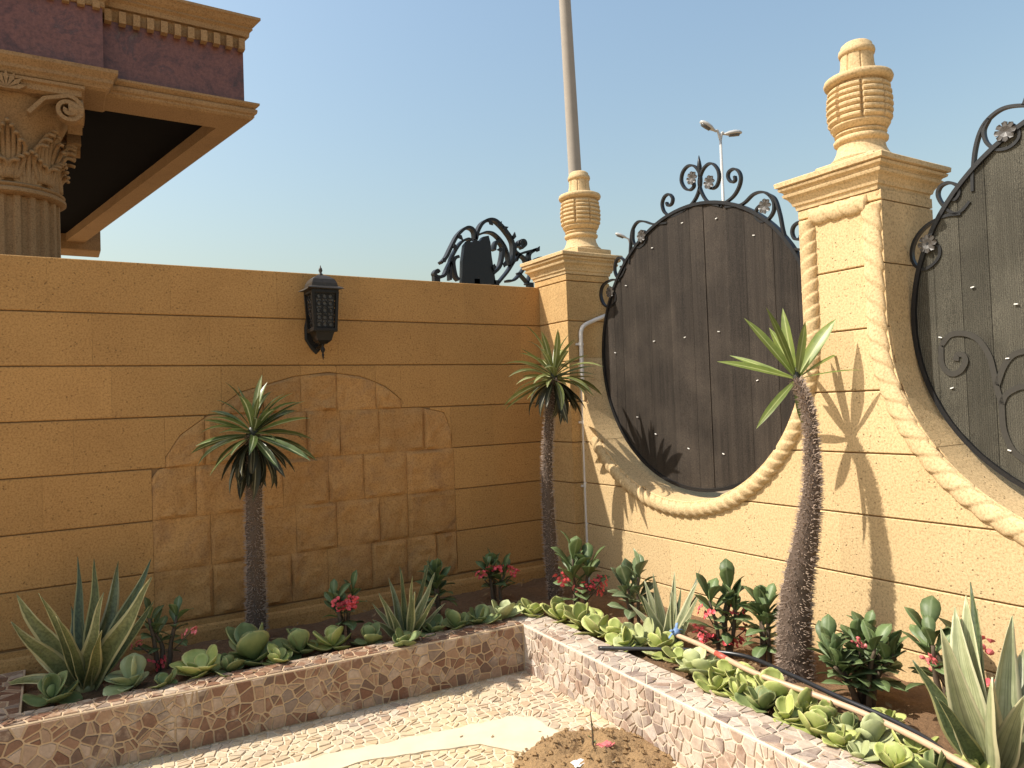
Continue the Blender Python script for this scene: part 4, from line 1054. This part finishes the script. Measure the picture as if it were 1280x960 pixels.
mb = MB(); mb.lathe([(0.014,0),(0.010,-0.01),(0.006,-0.02),(0.015,-0.035),(0.012,-0.05),(0.005,-0.06),(0.009,-0.07),(0.003,-0.095),(0.001,-0.105)], (LX, LY, zb-0.083), 12); mb.build('pendant', M['lampbody'], LN, True)
pl = [(-.055,.13),(.055,.13),(.07,.06),(.07,-.02),(.03,-.085),(0,-.115),(-.03,-.085),(-.07,-.02),(-.07,.06)]
mb = MB(); mb.loft([[(LX+x*k, y, 2.06+z*k) for x, z in pl] for y, k in ((-0.001,1),(-0.014,1),(-0.022,.85))]); mb.build('back_plate', M['lampbody'], LN)
mb = MB(); mb.tube(catmull([(LX,-.012,2.00),(LX,-.06,1.985),(LX,-.12,2.0),(LX,LY,2.03)], 5), 0.011, 8); mb.build('arm', M['lampbody'], LN, True)

# ------------------------------------------------------------------ gate top behind the left wall
GY = 1.5; G_ = (530, 260, 7.53)
g0 = at(600, 350, 1, GY); GT = thing('iron_gate', (g0.x, GY, 0), 'black scrolled iron gate top rising behind the shaded wall', 'gate')
for pts, t in (
    ([(150,520),(200,470),(250,370),(310,260),(380,195),(430,190),(465,225),(475,300)], .045), ([(240,680),(240,520),(280,420),(340,330),(400,295),(440,305)], .035),
    ([(480,300),(500,220),(540,150),(600,115),(660,120),(720,170),(770,230),(810,290),(830,350),(830,450),(810,540)], .05), ([(530,245),(580,230),(640,240),(700,290),(750,360),(780,440),(790,540)], .03),
    ([(245,510),(215,570),(180,640),(120,650),(92,620),(115,590),(135,610)], .045), ([(650,400),(665,335),(700,318),(735,370),(725,480),(700,560),(640,620)], .05),
    ([(690,710),(780,600),(850,490),(900,435),(1000,405),(1050,390)], .035), ([(1050,390),(990,430),(980,480),(1000,530)], .045), ([(770,690),(840,680),(900,620),(950,540),(940,480),(890,450),(860,500)], .035),
    ([(1095,470),(1050,480),(1035,520),(1060,550),(1075,520)], .03), ([(320,460),(290,470),(270,520),(290,640),(320,680)], .045), ([(880,610),(930,660),(980,720)], .02), ([(910,380),(945,345),(930,310),(890,320),(880,370)], .045),
    ([(860,330),(850,400),(890,440)], .03), ([(960,720),(985,660),(1010,600)], .03)):
    scroll(GT, pts, *G_, x=GY, w_=0.035, t=t*.62, ax=1)
pl = [at(530+a/7.53, 260+c/7.53, 1, GY) for a, c in ((345,720),(350,500),(370,350),(400,312),(440,330),(470,300),(510,320),(545,275),(595,265),(612,330),(622,450),(645,600),(665,720))]
mb = MB(); mb.loft([[(q.x, y, q.z) for q in pl] for y in (GY-.03, GY+.03)]); mb.build('shield_plate', M['iron'], GT)
rgx = random.Random(4)
for u, v in ((828,275),(170,500),(610,150),(690,165),(740,200),(760,240),(320,280),(270,370),(640,560),(740,540),(700,400),(900,340),(1050,400)):
    c = at(530+u/7.53, 260+v/7.53, 1, GY); mb = MB(); a = rgx.uniform(0, 6)
    d = Vector((math.cos(a),0,math.sin(a))); e = Vector((-math.sin(a),0,math.cos(a)))
    q = [c-d*.03, c+e*.022, c+d*.045, c-e*.022]; mb.loft([[p+Vector((0,-.05,0)) for p in q], [p+Vector((0,-.035,0)) for p in q]]); mb.build('iron_leaf', M['iron'], GT)
xl = at(545, 350, 1, GY).x; xr = at(662, 350, 1, GY).x
for x in (xl, (xl+xr)/2-.1, (xl+xr)/2+.12, xr):
    mb = MB(); mb.box((x-.03, GY-.03, -0.03), (x+.03, GY+.03, at(600, 352, 1, GY).z+.02)); mb.build('gate_post', M['iron'], GT)
mb = MB(); mb.box((xl-.03, GY-.025, 2.4), (xr+.05, GY+.025, 2.46)); mb.build('gate_rail', M['iron'], GT)

# ------------------------------------------------------------------ house corner at upper left
HS = thing('house', (-3.5, 3.5, 0), 'house with carved column and purple marble frieze rising at upper left', 'house')
z0 = 3.875
XR = at(312, 145, 1, 1.17).x; YF = 1.17; YB = 6.4; XL = -7.0
XRb = XR-1.0                      # the side runs slightly inward
def frame_band(name, z_prof, y_front, x_right, mat, x_left=XL, y_back=YB, xrb=XRb):
    mb = MB(); loops = []
    for o_, z in z_prof: loops.append([(x_left, y_front-o_, z), (x_right+o_, y_front-o_, z), (xrb+o_, y_back, z), (x_left, y_back, z)])
    mb.loft(loops); return mb.build(name, mat, HS)
def ring_band(name, prof, inset, mat):
    # beam with an open inside, so that the soffit lies deeper
    mb = MB()
    outer = lambda o_, z: [(XL, YF-o_, z), (XR+o_, YF-o_, z), (XRb+o_, YB, z)]
    loops = [outer(o_, z) for o_, z in prof]; zb_, zt_ = prof[0][1], prof[-1][1]
    inn = lambda z: [(XL, YF+inset, z), (XR-inset*.75, YF+inset, z), (XRb-inset*.75, YB, z)]
    loops = [inn(zt_), inn(zb_)]+loops+[inn(zt_)]
    mb.loft(loops, caps=False, closed=False); return mb.build(name, mat, HS)
ring_band('architrave', [(0.0,z0),(0.015,z0+.004),(0.03,z0+.02),(0.03,z0+.035),(0.045,z0+.045),(0.05,z0+.06),(0.05,z0+.075),(0.035,z0+.085),(0.05,z0+.095),(0.065,z0+.11),(0.065,z0+.125),(0.0,z0+.135)], 0.27, M['house'])
frame_band('frieze', [(-0.03,z0+.12),(-0.03,z0+.58)], YF, XR, M['marble'])
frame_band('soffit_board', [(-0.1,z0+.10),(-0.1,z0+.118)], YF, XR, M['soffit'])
frame_band('cornice', [(-0.03,z0+.66),(0.01,z0+.662),(0.015,z0+.70),(0.035,z0+.715),(0.03,z0+.73),(0.05,z0+.745),(0.07,z0+.77),(0.085,z0+.78),(0.085,z0+.80),(0.0,z0+.815)], YF, XR, M['house'])
frame_band('dentil_band', [(-0.028,z0+.575),(-0.022,z0+.578),(-0.022,z0+.661)], YF, XR, M['house'])
x = XR+0.022-0.05; k = 0
dm = None
while x > -4.2:
    mb = MB(); mb.box((x-.045, YF-0.022-.015, z0+.545), (x, YF+.022, z0+.63)); mb.build('dentil', M['house'], HS); x -= 0.092
# projecting block over the column
XJ = at(131, 60, 1, YF-.1).x
def res(name, prof, mat):
    mb = MB(); mb.loft([[(XL, YF-.10-o_, z), (XJ+o_, YF-.10-o_, z), (XJ+o_, YF+.30, z), (XL, YF+.30, z)] for o_, z in prof]); mb.build(name, mat, HS)
res('architrave_block', [(0.0,z0-.004),(0.02,z0+.01),(0.03,z0+.03),(0.045,z0+.045),(0.045,z0+.07),(0.06,z0+.09),(0.075,z0+.11),(0.075,z0+.135),(0.03,z0+.15)], M['house'])
res('frieze_block', [(-0.01,z0+.13),(-0.01,z0+.60)], M['marble'])
res('cornice_block', [(0.0,z0+.64),(0.03,z0+.66),(0.035,z0+.70),(0.055,z0+.72),(0.07,z0+.75),(0.10,z0+.78),(0.10,z0+.81),(0.0,z0+.825)], M['house'])
res('dentil_band', [(-0.004,z0+.598),(0.004,z0+.60),(0.004,z0+.641)], M['house'])
x = XJ+0.004-.03
while x > -4.4:
    mb = MB(); mb.box((x-.045, YF-.10-.03, z0+.575), (x, YF-.05, z0+.625)); mb.build('dentil', M['house'], HS); x -= 0.092
mb = MB(); mb.box((XRb-.5, YB-.15, z0-.10), (XRb+.22, YB+.3, z0+.7), 0.01); mb.build('end_block', M['house'], HS)
# column with leafy capital
def column(cx, cy, detail=True):
    zc = z0-0.005; cap_h = 0.70; r = 0.30
    def fl(rr, zz_, th):
        q = abs((th/(2*math.pi)*20) % 1-0.5); return rr-(0.022 if q > 0.30 else 0)
    mb = MB(); mb.lathe([(r+.02,0),(r+.02,0.3),(r,0.32),(r-.005,zc-cap_h-.02)], (cx, cy, -0.02), 120, fl); sh = mb.build('column', M['house'], HS, True, auto=35)
    mb = MB(); mb.lathe([(r-.02,-.06),(r+.015,-.055),(r+.035,-.04),(r+.035,-.02),(r+.015,-.005),(r+.025,0.0),(r+.03,.012),(r+.01,.025),(r-.03,.03)], (cx, cy, zc-cap_h), 48); mb.build('necking', M['house'], sh, True, auto=50)
    mb = MB(); mb.lathe([(r-.03,0.0),(r-.02,.25),(r+.01,.45),(r+.08,.60),(r+.08,.62)], (cx, cy, zc-cap_h), 40); mb.build('bell', M['house'], sh, True)
    mb = MB(); h = r+.13
    mb.loft([[(cx-h-k, cy-h-k, z), (cx+h+k, cy-h-k, z), (cx+h+k, cy+h+k, z), (cx-h-k, cy+h+k, z)] for k, z in ((-.03,zc-.085),(0,zc-.07),(0,zc-.03),(.02,zc-.02),(.02,zc))]); mb.build('abacus', M['house'], sh)
    def acanthus(az, zb_, hgt, wid, rr, out):
        mb = MB(); er = Vector((math.cos(az), math.sin(az), 0)); et = Vector((-math.sin(az), math.cos(az), 0))
        for f in (-3, -2, -1, 0, 1, 2, 3):
            top = 1-0.085*abs(f)**1.25; pts = []; rad = []
            for q in range(13):
                t = q/12; zq = zb_+hgt*top*(t if t < .8 else .8+(t-.8)*.55-(t-.8)**2*3.2)
                spread = wid*(f/3)*(0.45+0.55*math.sin(min(1, t*1.15)*math.pi*.5))*(1 if t < .75 else 1-(t-.75)*1.3)
                lift = out*max(0, (t-.4)/.6)**2.0
                pts.append(Vector((cx, cy, zq))+er*(rr+lift+0.016-0.004*abs(f))+et*spread)
                rad.append((0.021 if f == 0 else 0.0195)*(1-.35*t))
            mb.tube(pts, rad, 7)
        mb.build('acanthus_leaf', M['house'], sh, True)
    for k in range(8):
        acanthus(k*math.pi/4+math.pi/8, zc-cap_h+.02, 0.27, 0.115, r-.03, 0.075)
        acanthus(k*math.pi/4, zc-cap_h+.05, 0.45, 0.10, r-.02, 0.11)
    for sx, sy in ((-1,-1),(1,-1),(1,1),(-1,1)):
        for sgn in (0, 1):
            ctr = Vector((cx+sx*(r+.06), cy+sy*(r+.06), zc-.17)); u = Vector((sx,0,0)) if sgn == 0 else Vector((0,sy,0)); nn = Vector((0,sy,0)) if sgn == 0 else Vector((sx,0,0))
            ctr = ctr+nn*0.035; pts = []
            for i in range(40):
                a = i/39*3.6*math.pi; rad = 0.092*(1-i/39*.82); pts.append(ctr-u*0.01+u*(math.sin(a)*rad)+Vector((0,0,1))*(math.cos(a)*rad))
            pts = [ctr-u*0.24+Vector((0,0,-.06)), ctr-u*.15+Vector((0,0,.05))]+pts
            mb = MB(); mb.bar(pts, nn*0.045, 0.026); mb.build('volute', M['house'], sh, True, auto=50)
    for nx2, ny2 in ((0,-1),(1,0)):
        c = Vector((cx+nx2*(h-.0), cy+ny2*(h-.0), zc-.10)); et = Vector((-ny2, nx2, 0)); mb = MB()
        for k in range(7):
            a = (k-3)*0.42; d = et*math.sin(a)+Vector((0,0,1))*math.cos(a); e = d.cross(Vector((nx2,ny2,0)))
            mb.loft([[c+Vector((nx2,ny2,0))*o_, c+d*.07+e*.018+Vector((nx2,ny2,0))*o_, c+d*.12+Vector((nx2,ny2,0))*o_, c+d*.07-e*.018+Vector((nx2,ny2,0))*o_] for o_ in (-.02, .03)])
        mb.build('palmette', M['house'], sh)
cpt = at(13, 200, 1, 1.48); column(cpt.x, 1.48)

# ------------------------------------------------------------------ pole and street lamps beyond the wall
def depth_pt(u, v, dep): return CAM+(fw+RT*((u-640)/FPX)-UP*((v-480)/FPX))*dep
p1 = depth_pt(721, 255, 11.0); p0 = depth_pt(706, 0, 11.0); d = (p0-p1).normalized()
bot = p1-d*((p1.z+0.03)/d.z); topp = p1+d*6.5
mb = MB(); n = 14; mb.tube([bot.lerp(topp, i/n) for i in range(n+1)], [0.118-0.045*i/n for i in range(n+1)], 16)
UPL = tag(mb.build('utility_pole', M['concrete'], smooth=True), 'tall concrete utility pole behind the corner finial', 'pole')
def lamp_head(parent, root, ang_u, L):
    """cobra head pointing along ang_u from root"""
    u = ang_u.normalized(); s_ = u.cross(Vector((0,0,1))).normalized(); n_ = s_.cross(u); loops = []
    for t, w_, hh in ((0,.05,.04),(.12,.08,.06),(.3,.14,.10),(.6,.17,.12),(.85,.14,.10),(1.0,.06,.05)):
        c = root+u*L*t; loops.append([c+s_*w_*math.cos(a)+n_*(hh*math.sin(a) if math.sin(a) > 0 else .5*hh*math.sin(a)) for a in [2*math.pi*i/12 for i in range(12)]])
    mb = MB(); mb.loft(loops); h = mb.build('lamp_head', M['lampgrey'], parent, True)
    mb = MB(); loops = []
    for t, w_ in ((.3,.10),(.6,.13),(.85,.10)):
        c = root+u*L*t-n_*.05; loops.append([c+s_*w_*math.cos(a)+n_*(.05*math.sin(a)) for a in [2*math.pi*i/10 for i in range(10)]])
    mb.loft(loops); mb.build('lens', M['glass'], h, True)
def street_lamp(u, vtop, dep, heads, label):
    t = depth_pt(u, vtop, dep); T = thing('street_lamp', (t.x, t.y, -0.03), label, 'street lamp', 'street lamps beyond the wall')
    mb = MB(); mb.tube([(t.x, t.y, -0.03), (t.x, t.y, t.z*.5), (t.x, t.y, t.z)], [0.085,0.065,0.045], 12); mb.build('post', M['lampgrey'], T, True)
    for (eu, ev, hu, hv) in heads:
        e = depth_pt(eu, ev, dep); h = depth_pt(hu, hv, dep)
        mb = MB(); mb.tube(catmull([t-Vector((0,0,.1)), t.lerp(e, .5)+Vector((0,0,.12)), e], 5), 0.045, 8); mb.build('arm', M['lampgrey'], T, True)
        lamp_head(T, e, h-e, (h-e).length)
street_lamp(900.5, 172, 26, [(894,164,875,152),(905,168,927,166)], 'twin headed street lamp seen above the round screen')
street_lamp(788, 306, 40, [(784,298,769,292)], 'distant single headed street lamp left of the round screen')

# ------------------------------------------------------------------ dry leaf litter on the bed, kerb and floor
rgx = random.Random(99); mb = MB()
def scrap(x, y, z, r):
    a = rgx.uniform(0, 6.283); u = Vector((math.cos(a), math.sin(a), rgx.uniform(-.3,.3)))*r; v = Vector((-math.sin(a), math.cos(a), rgx.uniform(-.2,.2)))*r*rgx.uniform(.25,.5)
    c = Vector((x, y, z)); k = Vector((0, 0, r*rgx.uniform(.1,.45)))
    mb.add([c-u, c-v*.9+k*.5, c+u+k, c+v*.9+k*.5, c+k*.2], [(0,1,4),(1,2,4),(2,3,4),(3,0,4)])
for k in range(260):
    if k % 2: scrap(rgx.uniform(-3.4,-.1), rgx.uniform(-.85,-.06), SOILZ+.026, rgx.uniform(.010,.032))
    else: scrap(rgx.uniform(-.78,-.05), rgx.uniform(-3.6,-.9), SOILZ+.026, rgx.uniform(.010,.032))
for k in range(26): scrap(rgx.uniform(-3.0,-1.1), KC0.y+.02+rgx.uniform(.0,.12)-(rgx.uniform(0,.01)), KT+.006, rgx.uniform(.008,.02)) if k < 0 else None
for k in range(22):
    q = rgx.uniform(.1, 2.6); t_ = rgx.uniform(.03, .17); scrap(KC0.x+dr.x*q+ir.x*t_, KC0.y+dr.y*q+ir.y*t_, KT+.007, rgx.uniform(.008,.02))
    q = rgx.uniform(.1, 2.6); t_ = rgx.uniform(.03, .13); scrap(KC0.x+dl.x*q+il.x*t_, KC0.y+dl.y*q+il.y*t_, KT+.007, rgx.uniform(.008,.02))
for k in range(30): scrap(rgx.uniform(-2.6,-1.1), rgx.uniform(-2.3,-1.1), .010, rgx.uniform(.006,.016))
lit = mb.build('leaf_litter', M['litter']); tag(lit, 'dry brown leaf scraps scattered over the planter soil', 'leaf litter', kind='stuff')
